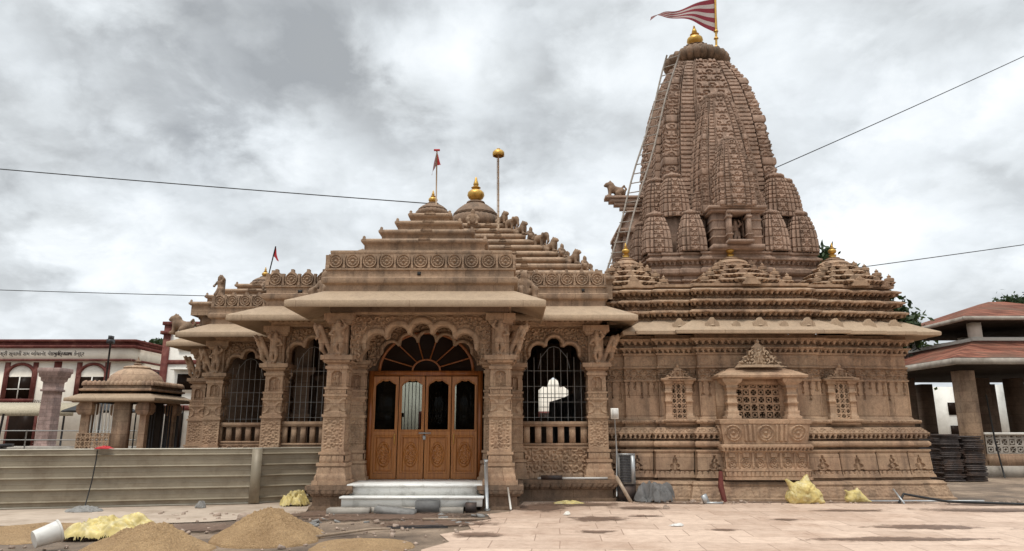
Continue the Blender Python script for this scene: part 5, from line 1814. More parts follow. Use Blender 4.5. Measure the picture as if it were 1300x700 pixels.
sack(6.05, 14.75, .72, .56, 3, 'large upright crumpled yellow sack below the balcony window')
sack(7.2, 14.95, .55, .30, 8, 'small low yellow sack to the right of the larger sack', R(15))
crumple('plastic_sheet', -5.70, 10.25, 0, .74, .50, .34, 'yellow', 5, 'heap of crumpled yellow plastic sheet beside the white bucket', 'plastic sheet')
crumple('plastic_sheet', -4.35, 14.3, 0, .34, .26, .30, 'yellow', 12, 'small yellow plastic scrap bunched at the barrier end by the porch pillar', 'plastic sheet')
crumple('plastic_sheet', 1.13, 14.55, .012, .40, .16, .07, 'yellow', 21, 'flat yellow plastic scrap below the right window bay', 'plastic sheet')
crumple('tarpaulin', 3.0, 15.0, 0.0, .52, .32, .42, 'grey_tarp', 31, 'dark grey tarpaulin heaped beside the air conditioner', 'tarpaulin')
o = MB().tube([(4.46, 14.98, .02), (4.40, 15.02, .3), (4.44, 15.08, .62)], [.05, .065, .04], 9)
V_ = np.concatenate(o.v); o.v = [V_ + .05 * (fbm(V_ * 9, V_ * 7 + 3, V_ * 5, 2, 2) - .5)]
tag(o.build('rag', 'maroon', smooth=50), 'dark red rag hanging at the left edge of the balcony base', 'rag')
crumple('paper_scrap', .98, 12.75, .012, .075, .06, .06, 'whitewash', 40, 'small white crumpled paper on the paving', 'litter')
crumple('paper_scrap', 2.6, 11.35, .012, .14, .08, .04, 'bucket', 41, 'flat grey crumpled paper on the paving near a wet patch', 'litter')
crumple('rubble_lump', 2.95, 13.7, .012, .08, .06, .07, 'rock', 43, 'single brown stone lump lying on the paving', 'stone')

# rag, wire and cement foot at the barrier; barrier sheets
def barrier(pts, h, label, z0=.02):
    root = thing('barrier_panel', label, 'barrier', (pts[0][0], pts[0][1], 0), 'corrugated barrier panels')
    z = np.linspace(0, h, 150)
    ph = (z / h * 5.0) % 1
    rib = .05 * np.clip(1 - np.abs(ph - .5) / .085, 0, 1) ** .7 + .006 * np.clip(1 - np.abs(ph - .02) / .03, 0, 1)
    pts = np.array(pts, float)
    seg = np.concatenate([[0], np.cumsum(np.linalg.norm(np.diff(pts, axis=0), axis=1))])
    s = np.linspace(0, seg[-1], max(3, int(seg[-1] / .12)))
    x = np.interp(s, seg, pts[:, 0]); y = np.interp(s, seg, pts[:, 1])
    d = np.stack([np.gradient(x), np.gradient(y)], -1); d /= np.linalg.norm(d, axis=1)[:, None]
    nn = np.stack([d[:, 1], -d[:, 0]], -1)
    wob = .02 * (fbm(s * .7, s * 0, 0, 4) - .5)
    P = np.zeros((len(s), len(z), 3))
    off = rib[None, :] + wob[:, None] + .02 * (fbm(s[:, None] * .9, z[None, :] * 1.5, 0, 8) - .5)
    P[..., 0] = x[:, None] + nn[:, 0][:, None] * off; P[..., 1] = y[:, None] + nn[:, 1][:, None] * off; P[..., 2] = z0 + z[None, :]
    MB().grid(P).build('sheet', 'sheet', root, smooth=60, solid=.004)
    for nm, q in (('top_rail', h + z0), ('bottom_rail', z0 + .012)):
        MB().tube(np.c_[x, y, np.full(len(s), q)], .017, 8).build(nm, 'sheet_edge', root)
    return root


barrier([(-14.0, 12.9), (-9.72, 13.55), (-5.20, 14.62)], 1.09, 'long corrugated grey metal barrier panel across the path on the left')
barrier([(-5.36, 14.60), (-4.85, 14.98), (-4.02, 15.28)], 1.09, 'short corrugated metal barrier panel bending in beside the porch pillar')
o = MB().box(-5.36, -5.16, 14.552, 14.562, .03, 1.1).xform(Matrix.Translation((-5.26, 14.55, 0)) @ Matrix.Rotation(R(14), 4, 'Z') @ Matrix.Translation((5.26, -14.55, 0))).build('joint_strip', 'sheet')
tag(o, 'flat upright metal strip over the joint of the two barrier panels', 'metal strip')
crumple('rag', -8.05, 13.90, 1.115, .22, .08, .06, 'red', 51, 'bright red rag lying on the top edge of the barrier', 'rag')
tag(MB().tube([(-8.15, 13.84, 1.1), (-8.13, 13.80, .9), (-8.16, 13.8, .5), (-8.2, 13.75, .05)], .011, 6).build('hanging_wire', 'black'), 'thin black wire hanging down the barrier below the red rag', 'wire')
crumple('cement_lump', -7.95, 13.35, 0.0, .42, .25, .1, 'cement', 53, 'grey cement lump on the path at the foot of the barrier', 'cement')
crumple('stone_lump', -6.05, 13.9, .0, .13, .1, .13, 'cement', 57, 'dark stone lump holding down the barrier middle', 'stone')


def rock(cx, cy, r, seed, label, mat='rock'):
    mb = MB()
    th = np.linspace(0, 2 * np.pi, 40, endpoint=False)[:, None]; ph = np.linspace(-.4, np.pi / 2, 24)[None, :]
    d = np.stack(np.broadcast_arrays(np.cos(th) * np.cos(ph), np.sin(th) * np.cos(ph), np.sin(ph) + 0 * th), -1)
    s = 1 / np.max(np.abs(d) * np.array([1.0, 1.15, 1.25]), axis=-1)
    rr = r * (.45 * s + .45 + .35 * (fbm(d[..., 0] * 2.2 + seed, d[..., 1] * 2.2, d[..., 2] * 2.2, seed) - .5))
    P = d * rr[..., None] * np.array([1, .8, .85]) + np.array([cx, cy, r * .22])
    mb.grid(P, cu=True)
    return tag(mb.build('rock', mat, smooth=40), label, 'rock')


rock(-4.45, 12.0, .15, 2, 'pale squarish rock on the path behind the tall sand heap')
rock(-3.15, 12.95, .07, 5, 'small white stone beside the lowest step')

# white bucket lying on its side
bk = thing('bucket', 'white plastic bucket lying on its side by the yellow sheet', 'bucket', (-6.1, 9.3, 0))
mb = MB()
prf = [(.0, 0), (.115, 0), (.12, .01), (.15, .30), (.16, .30), (.162, .325), (.148, .33), (.118, .03), (0, .025)]
mb.lathe(prf, (0, 0, 0), 36)
mat_ = Matrix.Translation((-6.42, 9.68, .15)) @ Matrix.Rotation(R(60), 4, 'Z') @ Matrix.Rotation(R(93), 4, 'X') @ Matrix.Rotation(R(0), 4, 'Z')
mat_ = Matrix.Translation((-5.95, 9.0, .16)) @ Matrix.Scale(.88, 4) @ Matrix.Rotation(R(-40), 4, 'Z') @ Matrix.Rotation(R(-74), 4, 'X')
mb.xform(mat_).build('shell', 'bucket', bk, smooth=40)
hd = MB().tube([(.155 * math.cos(a), .155 * math.sin(a) * 1.0, .315 + .02 * math.sin(a)) for a in np.linspace(0, math.pi, 20)], .006, 6)
hd.xform(mat_).build('handle', 'dark', bk)

# pipe, planks, sticks
tag(MB().tube([(-.47, 13.52, .02), (-.50, 13.56, .9)], .035, 12).tube([(-.50, 13.56, .9), (-.50, 13.56, .94)], .042, 12).tube([(-.47, 13.52, .014), (-.47, 13.52, .04)], .06, 12).build('metal_pipe', 'steel'), 'upright grey metal pipe in front of the right porch pillar', 'pipe')
tag(MB().tube([(-.02, 13.56, .014), (-.08, 13.57, .42)], .018, 8).build('thin_pipe', 'whitewash'), 'short thin white pipe leaning on the right porch plinth', 'pipe')
tag(MB().obox((2.36, 14.98, .24), .075, .03, .66, (R(-16), R(-28), 0)).build('plank', 'plank'), 'short pale plank leaning beside the air conditioner', 'plank')
tag(MB().obox((1.3, 15.24, .475), 1.5, .045, .04, (0, 0, R(1))).build('plank', 'bucket'), 'long white batten lying on the ledge of the right window bay', 'plank')
tag(MB().box(.62, 1.08, 15.2, 15.32, .452, .53).build('timber_block', 'plate'), 'dark timber block lying on the ledge of the right window bay', 'timber block')
tag(MB().tube([(-2.9, 9.95, .03), (-2.1, 10.65, .06), (-1.85, 10.95, .03)], [.022, .02, .012], 7).build('stick', 'plank'), 'bent pale stick lying on the dirt near the low sand heap', 'stick')
tag(MB().tube([(-1.95, 11.2, .02), (-1.1, 11.35, .02), (-1.0, 11.2, .02), (-1.9, 11.05, .02)], .014, 7).build('wire_loop', 'dark'), 'bent loop of dark wire on the dirt before the steps', 'wire')
tag(MB().obox((-.95, 12.05, .03), 1.1, .05, .03, (0, R(2), R(14))).build('batten', 'plank'), 'thin batten lying on the ground before the steps', 'plank')
tag(MB().box(-1.77, -1.33, 13.08, 13.3, .0, .21).build('timber_block', 'grey_tarp'), 'black block standing against the middle of the marble steps', 'block')
tag(MB().box(-.86, -.66, 13.2, 13.36, .0, .17).build('timber_block', 'plate'), 'small dark block at the right end of the marble steps', 'block')
tag(MB().obox((-2.95, 12.98, .055), .75, .3, .11, (0, 0, R(2))).build('concrete_slab', 'concrete'), 'pale concrete slab lying before the left end of the steps', 'slab')
tag(MB().obox((-2.1, 12.92, .06), .72, .26, .10, (R(5), R(6), R(-6))).build('concrete_slab', 'cement'), 'tilted grey concrete slab lying before the middle of the steps', 'slab')
tag(MB().tube([(7.0, 14.98, .03), (9.9, 15.0, .03)], .022, 8).build('long_pipe', 'steel'), 'long straight grey pipe along the foot of the shrine', 'pipe')
tag(MB().tube([(7.95, 14.7, .02), (8.08, 14.72, .20), (8.35, 14.72, .15), (8.9, 14.6, .06), (10.2, 14.3, .04), (11.3, 14.2, .03)], .025, 8).build('black_hose', 'black'), 'black hose curving over the paving at the right end of the shrine', 'hose')
tag(MB().tube([(7.98, 14.55, .02), (7.86, 14.7, .3)], .02, 8).build('stick', 'steel'), 'short grey rod propped on the black hose', 'rod')
tag(MB().obox((3.95, 14.6, .10), .12, .05, .2, (0, R(-25), R(20))).box(3.95, 4.3, 14.58, 14.64, .012, .05).build('metal_bracket', 'steel'), 'small bent metal bracket on the paving before the shrine', 'bracket')
rnd = random.Random(3)
mbr = MB()
for i in range(420):
    x, y = rnd.uniform(-6.5, -.4), rnd.uniform(9, 13.4)
    if i % 2: x, y = rnd.uniform(2.5, 13), 15.02 - .5 * rnd.random() ** 2
    s = rnd.uniform(.012, .045) * (1.5 if rnd.random() < .12 else 1)
    mbr.obox((x, y, s * .3), s * rnd.uniform(1, 2), s * rnd.uniform(.8, 1.4), s, (rnd.uniform(-.5, .5), rnd.uniform(-.5, .5), rnd.uniform(0, 6)))
o = mbr.build('rubble', 'rock'); struct(o, 'stuff'); o['label'] = 'small rubble and stone chips strewn over the dirt'
mbr = MB()
for i in range(24):
    x, y = rnd.uniform(-3.3, -.4), rnd.uniform(11.3, 13.1)
    s = rnd.uniform(.03, .09)
    mbr.obox((x, y, s * .2), s * rnd.uniform(1, 2.4), s * rnd.uniform(.8, 1.4), s * .5, (rnd.uniform(-.4, .4), rnd.uniform(-.4, .4), rnd.uniform(0, 6)))
o = mbr.build('debris', 'cement'); struct(o, 'stuff'); o['label'] = 'grey broken building debris on the dirt before the steps'

# ------------------------------------------------------------------ small domed shrine behind the barrier
KX, KY = -11.25, 20.6
ks = thing('domed_shrine', 'small square stone shrine with ribless dome, toothed parapet and lattice dado', 'shrine', (KX, KY, 0))
hk = .96
MB().box(KX - hk - .1, KX + hk + .1, KY - hk - .1, KY + hk + .1, 0, .5).build('base', 'hall', ks)
for sx, sy in ((-1, -1), (1, -1), (-1, 1), (1, 1)):
    sweep(MB(), sqplan(KX + sx * (hk - .15), KY + sy * (hk - .15), .12 if sx < 0 else .09), [(.5, .06), (.7, .06), (.7, 0), (1.9, 0), (1.9, .05), (2.0, .1), (2.15, .1), (2.3, .02)], .2, True).build('pillar', 'hall', ks)
for (a, b) in ((KX - hk + .05, KX - .15), ):
    jl = jali(a - .05, KX - .02, .5, 1.40, KY - hk + .0, .13, 'lattice_dado', .014, ks)
MB().box(KX - .02, KX + .42, KY - hk + .02, KY - hk + .2, .5, 2.3).build('door_jamb', 'hall', ks)
gr = MB()
for i in range(11):
    x = KX - hk + .28 + i * .1
    gr.tube([(x, KY - hk + .12, 1.38), (x, KY - hk + .12, 2.2)], .018, 6)
gr.build('window_grille', 'whitewash', ks)
gr = MB()
for i in range(12):
    gr.tube([(KX + hk - .1, KY - hk + .3 + i * .16, .5), (KX + hk - .1, KY - hk + .3 + i * .16, 2.2)], .02, 6)
    gr.tube([(KX - hk + .3 + i * .16, KY + hk - .1, .5), (KX - hk + .3 + i * .16, KY + hk - .1, 2.2)], .02, 6)
gr.build('side_grille', 'dark', ks)
MB().box(KX + .42, KX + hk, KY - .2, KY - .1, .5, 2.25).build('door', 'shade_black', ks)
sweep(MB(), sqplan(KX, KY, hk), [(2.25, .0), (2.27, .3), (2.28, .31), (2.36, .31), (2.37, .27), (2.48, .05), (2.48, -.3)], .2, True).build('eave', 'eave', ks)
kp = MB()
sweep(kp, sqplan(KX, KY, hk), [(2.46, 0), (2.56, 0), (2.57, .06), (2.62, .07), (2.64, .0), (2.74, .0), (2.74, -.15), (2.5, -.15)], .2, True)
for (ax_, ay_), (bx_, by_) in zip(sqplan(KX, KY, hk), sqplan(KX, KY, hk)[1:] + sqplan(KX, KY, hk)[:1]):
    for i in range(15):
        t_ = (i + .5) / 15
        kp.lathe([(.075, 0), (.085, .05), (.06, .11), (0, .15)], (ax_ + (bx_ - ax_) * t_, ay_ + (by_ - ay_) * t_, 2.72), 10)
kp.box(KX - hk, KX + hk, KY - hk, KY + hk, 2.5, 2.6)
kp.build('parapet', 'hall', ks)
MB().lathe([(.78, 2.58), (.78, 2.72), (.76, 2.88), (.68, 3.04), (.51, 3.18), (.36, 3.26), (.38, 3.29), (.34, 3.33), (.18, 3.36), (0, 3.37)], (KX, KY, 0), 48).build('dome', 'hall', ks, smooth=40)
MB().lathe([(.06, 0), (.12, .05), (.05, .1), (.09, .14), (.03, .2), (0, .3)], (KX, KY, 3.35), 16).build('finial', 'dome', ks, smooth=50)

# pole with a lamp head behind it
lp = thing('lamp_pole', 'thin dark pole with a small camera head behind the domed shrine', 'pole', (-13.45, 22.8, 0))
MB().tube([(-13.45, 22.8, 0), (-13.45, 22.8, 4.35)], .03, 8).build('pole', 'dark', lp)
MB().box(-13.53, -13.38, 22.68, 22.92, 4.3, 4.44).box(-13.50, -13.41, 22.7, 22.9, 4.44, 4.56).build('head', 'dark', lp)

# unfinished masonry column with a flaring cap
sweep(MB(), sqplan(-17.55, 26.4, .25), [(0, .1), (.9, .1), (.9, 0), (2.9, -.02), (2.9, .04), (2.98, .04), (2.98, .0), (3.25, .0), (3.3, .06), (3.42, .07), (3.45, .12), (3.58, .13), (3.62, .17), (3.78, .17), (3.78, -.2)], .2, True).build('masonry_column', 'brick')
tag(bpy.data.objects['masonry_column'], 'pinkish masonry gate column with a flaring cap left of the domed shrine', 'column')

# stall awning, black umbrella, dark stand, low platform in the distance
aw = thing('stall_awning', 'yellow patterned stall awning on thin posts before the cream building', 'awning', (-22.5, 30, 0))
MB().add([(-25, 29.5, 2.28), (-18.6, 29.5, 2.28), (-18.6, 31, 2.65), (-25, 31, 2.65), (-25, 29.5, 2.05), (-18.6, 29.5, 2.05)], [(0, 1, 2, 3), (4, 5, 1, 0)]).build('cloth', 'awning', aw, solid=.02)
for x in (-24.5, -21.8, -19): MB().tube([(x, 29.55, 0), (x, 29.55, 2.27)], .04, 8).build('post', 'dark', aw)
um = thing('umbrella', 'wide black umbrella canopy standing between masonry column and domed shrine', 'umbrella', (-15.5, 25.2, 0))
MB().lathe([(0, 2.55), (.25, 2.5), (.7, 2.36), (1.15, 2.16), (1.2, 2.1), (1.13, 2.13), (.68, 2.3), (0, 2.46)], (-14.9, 25.2, 0), 40, 8, .08).build('canopy', 'black', um)
MB().tube([(-14.9, 25.2, 0), (-14.9, 25.2, 2.5)], .025, 8).build('pole', 'dark', um)
pt = thing('post_stand', 'dark metal post with cross shaped foot left of masonry column', 'stand', (-17.0, 23, 0))
MB().tube([(-16.9, 23, .3), (-16.8, 23, 2.0)], .035, 8).build('post', 'dark', pt)
MB().obox((-16.9, 23, .98), .9, .5, .1, (0, 0, .4)).obox((-16.9, 23, .9), .4, 1.0, .08, (0, 0, .4)).obox((-16.9, 23, .45), .14, .14, .9).build('foot', 'dark', pt)
tag(MB().box(-26, -13.5, 23.8, 25.6, 0, .78).box(-26.1, -13.4, 23.7, 25.7, .78, .9).box(-26.2, -13.6, 23.3, 23.7, 0, .5).build('stone_platform', 'concrete'), 'long low grey stepped platform behind the barrier', 'platform')
rl = thing('pipe_railing', 'thin grey pipe railing along the low platform', 'railing', (-18, 23.2, 0))
for z in (1.15, 1.45): MB().tube([(-26, 23.5, z), (-12.6, 23.5, z)], .02, 6).build('rail', 'grille', rl)
for i in range(5): MB().tube([(-25 + i * 2.9, 23.5, 0), (-25 + i * 2.9, 23.5, 1.46)], .022, 6).build('post', 'grille', rl)

# ------------------------------------------------------------------ cream building with maroon trim
cb = thing('cream_building', 'two storey cream building with maroon trim, arched windows and lettering', 'building', (-30, 42, 0))
bx1 = -23.3
MB().box(-46, bx1, 42, 52, 0, 5.62).box(-46.1, bx1 + .1, 41.75, 52, 5.62, 6.35).build('wall', 'cream', cb)
MB().box(-46.2, bx1 + .3, 41.55, 52.2, 6.35, 6.52).box(-46.05, bx1 + .12, 41.7, 52.1, 6.52, 6.72).box(-46.2, bx1 + .35, 41.5, 52.2, 6.72, 6.86).build('cornice', 'maroon', cb)
MB().box(-46.05, bx1 + .07, 41.72, 41.745, 5.55, 5.68).box(bx1 + .101, bx1 + .13, 41.72, 52, 5.55, 5.68).build('band', 'maroon', cb)
for i, x in enumerate((-30.0, -25.6, -34.5, -39)):
    w_ = MB().box(x - 1.0, x - .72, 41.9, 42.1, 3.3, 5.5).box(x + .72, x + 1.0, 41.9, 42.1, 3.3, 5.5).box(x - 1.0, x + 1.0, 41.88, 42.1, 3.1, 3.3)
    ar = [(x + .86 * math.cos(a), 4.62 + .78 * math.sin(a)) for a in np.linspace(0, math.pi, 20)]
    w_.tube([(px_, 41.95, pz_) for px_, pz_ in ar], .1, 6)
    wo = w_.build('window', 'maroon', cb)
    MB().box(x - .72, x + .72, 41.96, 41.99, 3.3, 4.62).build('pane', 'darkglass', wo)
    MB().box(x - .03, x + .03, 41.93, 41.955, 3.3, 4.62).box(x - .72, x + .72, 41.93, 41.955, 3.85, 3.9).build('mullion', 'whitewash', wo)
for x in (-31.9, -27.8, -36.6): MB().box(x - .22, x + .22, 41.93, 42.05, 0, 5.55).build('pilaster', 'maroon', cb)
for x in (-29.5, -33): 
    do = MB().box(x - .9, x + .9, 41.93, 42.05, 0, 2.75).build('door', 'maroon', cb)
    MB().box(x - .75, x + .75, 41.9, 41.925, 0, 2.6).build('pane', 'darkglass', do)
for i in range(5):
    y = 43.2 + i * 1.7
    so_ = MB().box(bx1 - .02, bx1 + .08, y - .65, y + .65, 3.2, 5.3).build('window', 'maroon', cb)
    MB().box(bx1 + .085, bx1 + .1, y - .5, y + .5, 3.35, 5.15).build('pane', 'darkglass', so_)


def text(body, x, y, z, size, parent, rz=0.0):
    c = bpy.data.curves.new('lettering', 'FONT')
    c.body = body; c.size = size; c.extrude = .01
    c.materials.append(MT['lettering'])
    o = bpy.data.objects.new('lettering', c)
    COL.objects.link(o)
    o.rotation_euler = (R(90), 0, rz)
    o.location = (x, y, z)
    dg = bpy.context.evaluated_depsgraph_get()
    dg.update()
    me = bpy.data.meshes.new_from_object(o.evaluated_get(dg))
    bpy.data.objects.remove(o)
    me.transform(Matrix.Translation((x, y, z)) @ Matrix.Rotation(R(90), 4, 'X'))
    o = bpy.data.objects.new('lettering', me)
    COL.objects.link(o)
    o.parent = parent
    o.matrix_parent_inverse = Matrix.Translation(-Vector(WLOC[parent.name]))
    return o


text('શ્રી સ્વામી રામ બોધાનંદ વેદ વિદ્યાલય કેન્દ્ર', -31.3, 41.735, 5.9, .32, cb)
text('ભુવન ધામ', -28.1, 41.735, 5.9, .32, cb)
text('શ્રી ગાયત્રી રસાયણ કેન્દ્ર', -31.5, 41.91, 2.98, .42, cb)

wb = thing('white_building', 'tall white building with maroon bands and corner strip beside the hall', 'building', (-18.5, 40, 0))
MB().box(-20.4, -12, 40, 50, 0, 7.5).build('wall', 'whitewash', wb)
MB().box(-20.5, -20.1, 39.93, 40.2, 0, 7.5).box(-20.1, -12, 39.93, 40.1, 5.2, 5.45).box(-20.1, -12, 39.93, 40.1, 2.55, 2.85).box(-20.6, -11.9, 39.85, 50, 7.5, 7.7).box(-20.65, -20.0, 39.8, 40.3, 6.95, 7.15).build('band', 'maroon', wb)
for x, z in ((-18.9, 3.6), (-16.6, 3.6), (-18.9, 6.0), (-14.5, 3.6)):
    wo = MB().box(x - .65, x + .65, 39.9, 40.05, z, z + 1.15).build('window', 'whitewash', wb)
    MB().box(x - .5, x + .5, 39.88, 39.895, z + .12, z + 1.03).build('pane', 'darkglass', wo)
    MB().box(x - .8, x + .8, 39.5, 40, z + 1.25, z + 1.33).build('sunshade', 'whitewash', wo)
for x in (-19.4, -17.6): MB().box(x - .5, x + .5, 39.92, 40.02, 0, 2.4).build('door', 'darkglass', wb)
rb_ = thing('rear_building', 'pale cream house seen through the hall openings', 'building', (-2, 44, 0))
MB().box(-11.9, 9, 44, 50, 0, 4.6).build('wall', 'cream', rb_)
for i in range(8):
    x = -10.3 + i * 2.5
    wo = MB().box(x - .6, x + .6, 43.93, 44.02, 1.1, 2.6).build('window', 'maroon', rb_)
    MB().box(x - .48, x + .48, 43.915, 43.926, 1.2, 2.5).build('pane', 'darkglass', wo)

# ------------------------------------------------------------------ tiled pavilion on the right
pv = thing('tiled_pavilion', 'open pavilion with two tier red tiled roof and stone posts', 'pavilion', (18.5, 26.5, 0))
px0, px1, py0, py1 = 14.25, 23.5, 22.0, 31.0
e0, e1 = 3.68, 4.55
ix0, ix1, iy0, iy1 = 16.55, 21.2, 24.3, 28.7
def hip(x0, x1, y0, y1, z, X0, X1, Y0, Y1, Z, th=.07):
    m = MB()
    for d in (0, -th):
        a = [(x0, y0, z + d), (x1, y0, z + d), (x1, y1, z + d), (x0, y1, z + d), (X0, Y0, Z + d), (X1, Y0, Z + d), (X1, Y1, Z + d), (X0, Y1, Z + d)]
        m.add(a, [(0, 1, 5, 4), (1, 2, 6, 5), (2, 3, 7, 6), (3, 0, 4, 7)])
    return m
hip(px0, px1, py0, py1, e0 + .08, ix0, ix1, iy0, iy1, e1 + .05).build('lower_roof', 'tile', pv)
MB().box(px0 - .04, px1, py0 - .05, py0 + .1, e0 - .14, e0 + .06).box(px0 - .05, px0 + .1, py0 + .1, py1, e0 - .14, e0 + .06).build('lower_fascia', 'concrete', pv)
MB().box(px0 + .1, px1, py0 + .1, py1, e0 - .13, e0 - .03).build('lower_ceiling', 'shade_black', pv)  # shade under the lower roof is put into this slab's colour
MB().box(ix0 - .05, ix1, iy0 - .05, iy0 + .15, e1, e1 + .16).box(ix0 - .05, ix0 + .15, iy0 + .15, iy1, e1, e1 + .16).build('clerestory_sill', 'whitewash', pv)
for x, y in ((ix0 + .12, iy0 + .12), (ix0 + .12, iy1 - .2), (ix0 + 2.4, iy0 + .12), (ix0 + 4.5, iy0 + .12), (ix0 + 2.4, iy1 - .2), (ix0 + 4.5, iy1 - .2)):
    MB().box(x - .16, x + .16, y - .16, y + .16, e1 + .16, 5.28).build('clerestory_post', 'whitewash', pv)
hip(ix0 - .75, ix1 + .75, iy0 - .75, iy1 + .75, 5.36, 18.6, 19.2, 26.2, 26.8, 6.35).build('upper_roof', 'tile', pv)
MB().box(ix0 - .8, ix1 + .8, iy0 - .8, iy0 - .68, 5.22, 5.35).box(ix0 - .8, ix0 - .68, iy0 - .68, iy1 + .8, 5.22, 5.35).build('upper_fascia', 'concrete', pv)
MB().box(ix0 - .68, ix1 + .7, iy0 - .68, iy1 + .7, 5.24, 5.29).build('upper_ceiling', 'shade_black', pv)  # slab added to blacken the underside of the upper roof
for x, y in ((15.05, 22.95), (17.9, 22.95), (20.6, 22.95), (15.05, 26.4), (15.05, 30), (17.9, 30), (20.6, 30), (17.9, 26.4), (19.2, 26.4), (16.3, 29.9), (22.0, 26.4)):
    MB().box(x - .24, x + .24, y - .24, y + .24, 0, 3.4).build('post', 'hall' if y < 23 else 'inner', pv)  # posts farther in take the stone already darkened for shade
MB().box(14.9, 23, 22.6, 30.5, 0, .35).build('floor', 'concrete', pv)
MB().box(15.38, 23, 22.72, 22.95, .35, .72).build('dado_wall', 'hall', pv)
jali(15.38, 21, .72, 1.32, 22.8, .24, 'railing', .02, pv).data.materials[0] = MT['concrete']
MB().box(15.35, 23, 22.7, 22.92, 1.32, 1.4).build('hand_rail', 'whitewash', pv)
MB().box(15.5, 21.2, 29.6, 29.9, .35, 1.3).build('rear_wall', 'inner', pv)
o = MB().tube([(15.42, 22.5, 2.6), (15.45, 22.45, 1.2), (15.5, 22.4, .4), (15.55, 22.4, .0)], .025, 6).build('hanging_cable', 'black')
tag(o, 'black cable hanging down the front post of the tiled pavilion', 'cable')

# stacks of dark steel plates
def plate(x, y, z, first=[None], w=.58, d=1.0):
    if first[0] is None:
        m = MB().box(-w / 2, w / 2, -d / 2, d / 2, .038, .044)
        for a, b, c, e in ((-w / 2, w / 2, -d / 2, -d / 2 + .02), (-w / 2, w / 2, d / 2 - .02, d / 2), (-w / 2, -w / 2 + .02, -d / 2 + .02, d / 2 - .02), (w / 2 - .02, w / 2, -d / 2 + .02, d / 2 - .02), (-.01, .01, -d / 2 + .02, d / 2 - .02)):
            m.box(a, b, c, e, 0, .0375)
        first[0] = m.build('steel_plate', 'plate')
        o = first[0]
    else:
        o = first[0].copy(); COL.objects.link(o)
    o.location = (x, y, z)
    return o


ORD = 'bottom second third fourth fifth sixth seventh eighth ninth tenth eleventh twelfth thirteenth fourteenth fifteenth sixteenth seventeenth eighteenth nineteenth twentieth twenty-first twenty-second twenty-third twenty-fourth twenty-fifth twenty-sixth'.split()
for st_, (sx_, n_, tilt, nm) in enumerate([(12.95, 26, 0.02, 'left'), (13.66, 25, -.03, 'right')]):
    for i in range(n_):
        o = plate(sx_ + rnd.uniform(-.03, .03), 21.3 + rnd.uniform(-.04, .04), .01 + i * .052)
        o.rotation_euler = (0, 0, tilt + rnd.uniform(-.03, .03))
        pos_ = ORD[i] if i == 0 else ('top' if i == n_ - 1 else ORD[i] + ' lowest')
        tag(o, f'dark steel formwork plate, {pos_} of the {nm} stack beside the pavilion', 'steel plate', 'stacked steel plates')

# white outbuilding behind the pavilion
ob = thing('white_outbuilding', 'white plastered outbuilding with small windows behind the tiled pavilion', 'building', (24, 42, 0))
MB().box(24.3, 25.9, 40, 46, 0, 3.9).box(30.2, 40, 41, 47, 0, 4.2).build('wall', 'whitewash', ob)
for x, y, z in ((25.4, 39.98, 1.0), (25.4, 39.98, 2.3), (31.2, 40.98, 1.8), (34, 40.98, 1.8)):
    MB().box(x - .3, x + .3, y - .02, y, z, z + .7).build('window', 'darkglass', ob)


# ------------------------------------------------------------------ trees
def tree(x, y, h, blobs, label, mat='leaf', seed=0, nleaf=2600, leaf=.16, trunk_r=.22, group=None):
    rg = np.random.default_rng(seed)
    root = thing('tree', label, 'tree', (x, y, 0), group)
    tr = MB()
    zt_ = min(b[2] for b in blobs)
    tr.tube([(x, y, 0), (x + .1, y, zt_ * .5), (x - .05, y + .1, zt_)], [trunk_r, trunk_r * .8, trunk_r * .55], 10)
    for bx_, by_, bz_, br_ in blobs:
        for q in range(3):
            e = np.array([bx_, by_, bz_]) + rg.normal(0, br_ * .45, 3)
            a = np.array([x - .05, y + .1, zt_ * .8])
            m = (a + e) / 2 + np.array([0, 0, .3])
            tr.tube([a, m, e], [trunk_r * .4, trunk_r * .22, .025], 6)
    tr.build('trunk', 'bark', root, smooth=60)
    C, S_ = [], []
    for bx_, by_, bz_, br_ in blobs:
        k_ = max(5, int(18 * br_))
        d = rg.normal(0, 1, (k_, 3)); d /= np.linalg.norm(d, axis=1)[:, None]
        c = np.array([bx_, by_, bz_]) + d * br_ * (rg.uniform(.25, 1.0, (k_, 1)) ** .6) * np.array([1, 1, .8])
        C.append(c); S_.append(np.full(k_, br_ * .26 + .1))
    C, S_ = np.concatenate(C), np.concatenate(S_)
    idx = rg.integers(0, len(C), nleaf)
    p = C[idx] + rg.normal(0, 1, (nleaf, 3)) * S_[idx][:, None]
    a = rg.normal(0, 1, (nleaf, 3)); a /= np.linalg.norm(a, axis=1)[:, None]
    b = np.cross(a, rg.normal(0, 1, (nleaf, 3))); b /= np.linalg.norm(b, axis=1)[:, None]
    l = leaf * rg.uniform(.6, 1.3, (nleaf, 1))
    V = np.stack([p - a * l, p - b * l * .45 + a * l * .1, p + a * l, p + b * l * .45 + a * l * .1], 1).reshape(-1, 3)
    MB().quads(V, np.arange(nleaf * 4).reshape(-1, 4)).build('crown', mat, root)
    return root


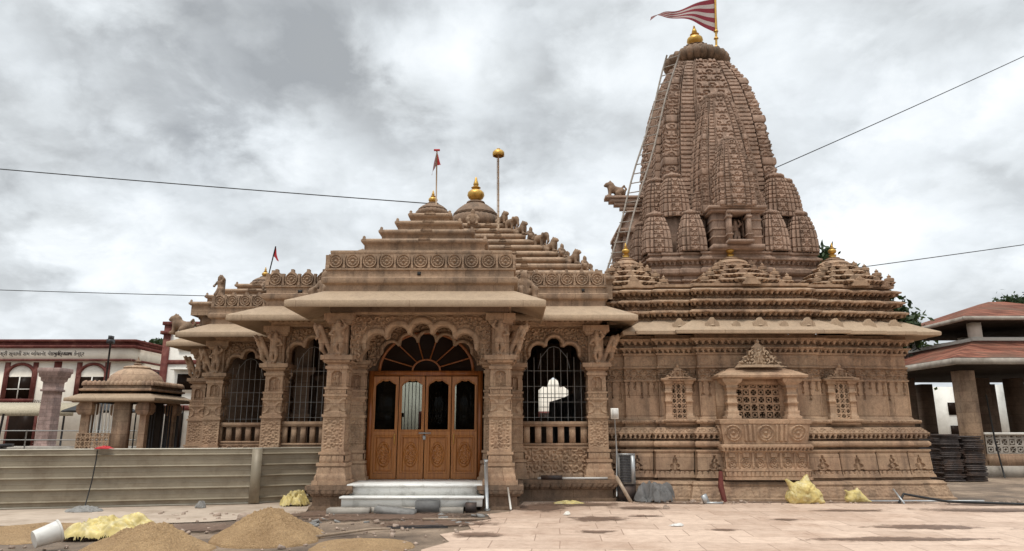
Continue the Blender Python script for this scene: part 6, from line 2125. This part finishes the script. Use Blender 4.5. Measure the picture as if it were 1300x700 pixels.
tree(15.2, 27.5, 9, [(12.7, 27.6, 8.3, .45), (13.0, 27.4, 7.4, .7), (14.0, 27.2, 6.5, .75), (15.0, 27.2, 6.1, .6), (15.6, 27.2, 5.4, .5), (14.4, 27.8, 5.5, .9)], 'tall leafy tree showing past the right side of the shrine roof', 'leaf2', 1, 7000, .17)
tree(19.5, 36, 6, [(18.8, 36, 5.0, 1.5), (20.4, 36.3, 5.3, 1.5), (17.2, 36.5, 5.0, .9)], 'spreading green tree behind the gap between shrine and pavilion', 'leaf', 2, 5000, .2, group='trees beyond the pavilion')
tree(30.0, 40, 8, [(29.9, 40, 8.2, .8), (31, 40.2, 8.5, .7)], 'thin crowned tree rising above the pavilion roof', 'leaf2', 3, 1500, .2, group='trees beyond the pavilion')
tree(-27.5, 56, 8, [(-27.5, 56, 7.9, 1.0), (-25.8, 56, 7.9, .9), (-29.4, 56, 7.8, .8)], 'bushy tree showing over the cream building roof', 'leaf2', 4, 3000, .22)
tree(-31.6, 56, 7.5, [(-31.6, 56, 7.6, .7), (-33.2, 56.2, 7.3, .7)], 'small tree top left of the bushy tree over the cream roof', 'leaf2', 5, 1600, .2)
tl = MB()
rg = np.random.default_rng(5)
n = 16000
ang = rg.uniform(-1.15, 1.15, n)
dist = rg.uniform(75, 95, n)
hgt = (3.2 + 2.2 * (fbm(ang * 14, ang * 0, 0, 6, 3))) * rg.uniform(0, 1, n) ** .8
p = np.stack([np.sin(ang) * dist, np.cos(ang) * dist, hgt], -1)
a = rg.normal(0, 1, (n, 3)); a /= np.linalg.norm(a, axis=1)[:, None]
b = np.cross(a, rg.normal(0, 1, (n, 3))); b /= np.linalg.norm(b, axis=1)[:, None]
l = rg.uniform(.4, .9, (n, 1))
tl.quads(np.stack([p - a * l, p - b * l * .5, p + a * l, p + b * l * .5], 1).reshape(-1, 3), np.arange(n * 4).reshape(-1, 4))
o = struct(tl.build('treeline', 'leaf', None), 'stuff'); o['label'] = 'far belt of trees around the temple grounds'
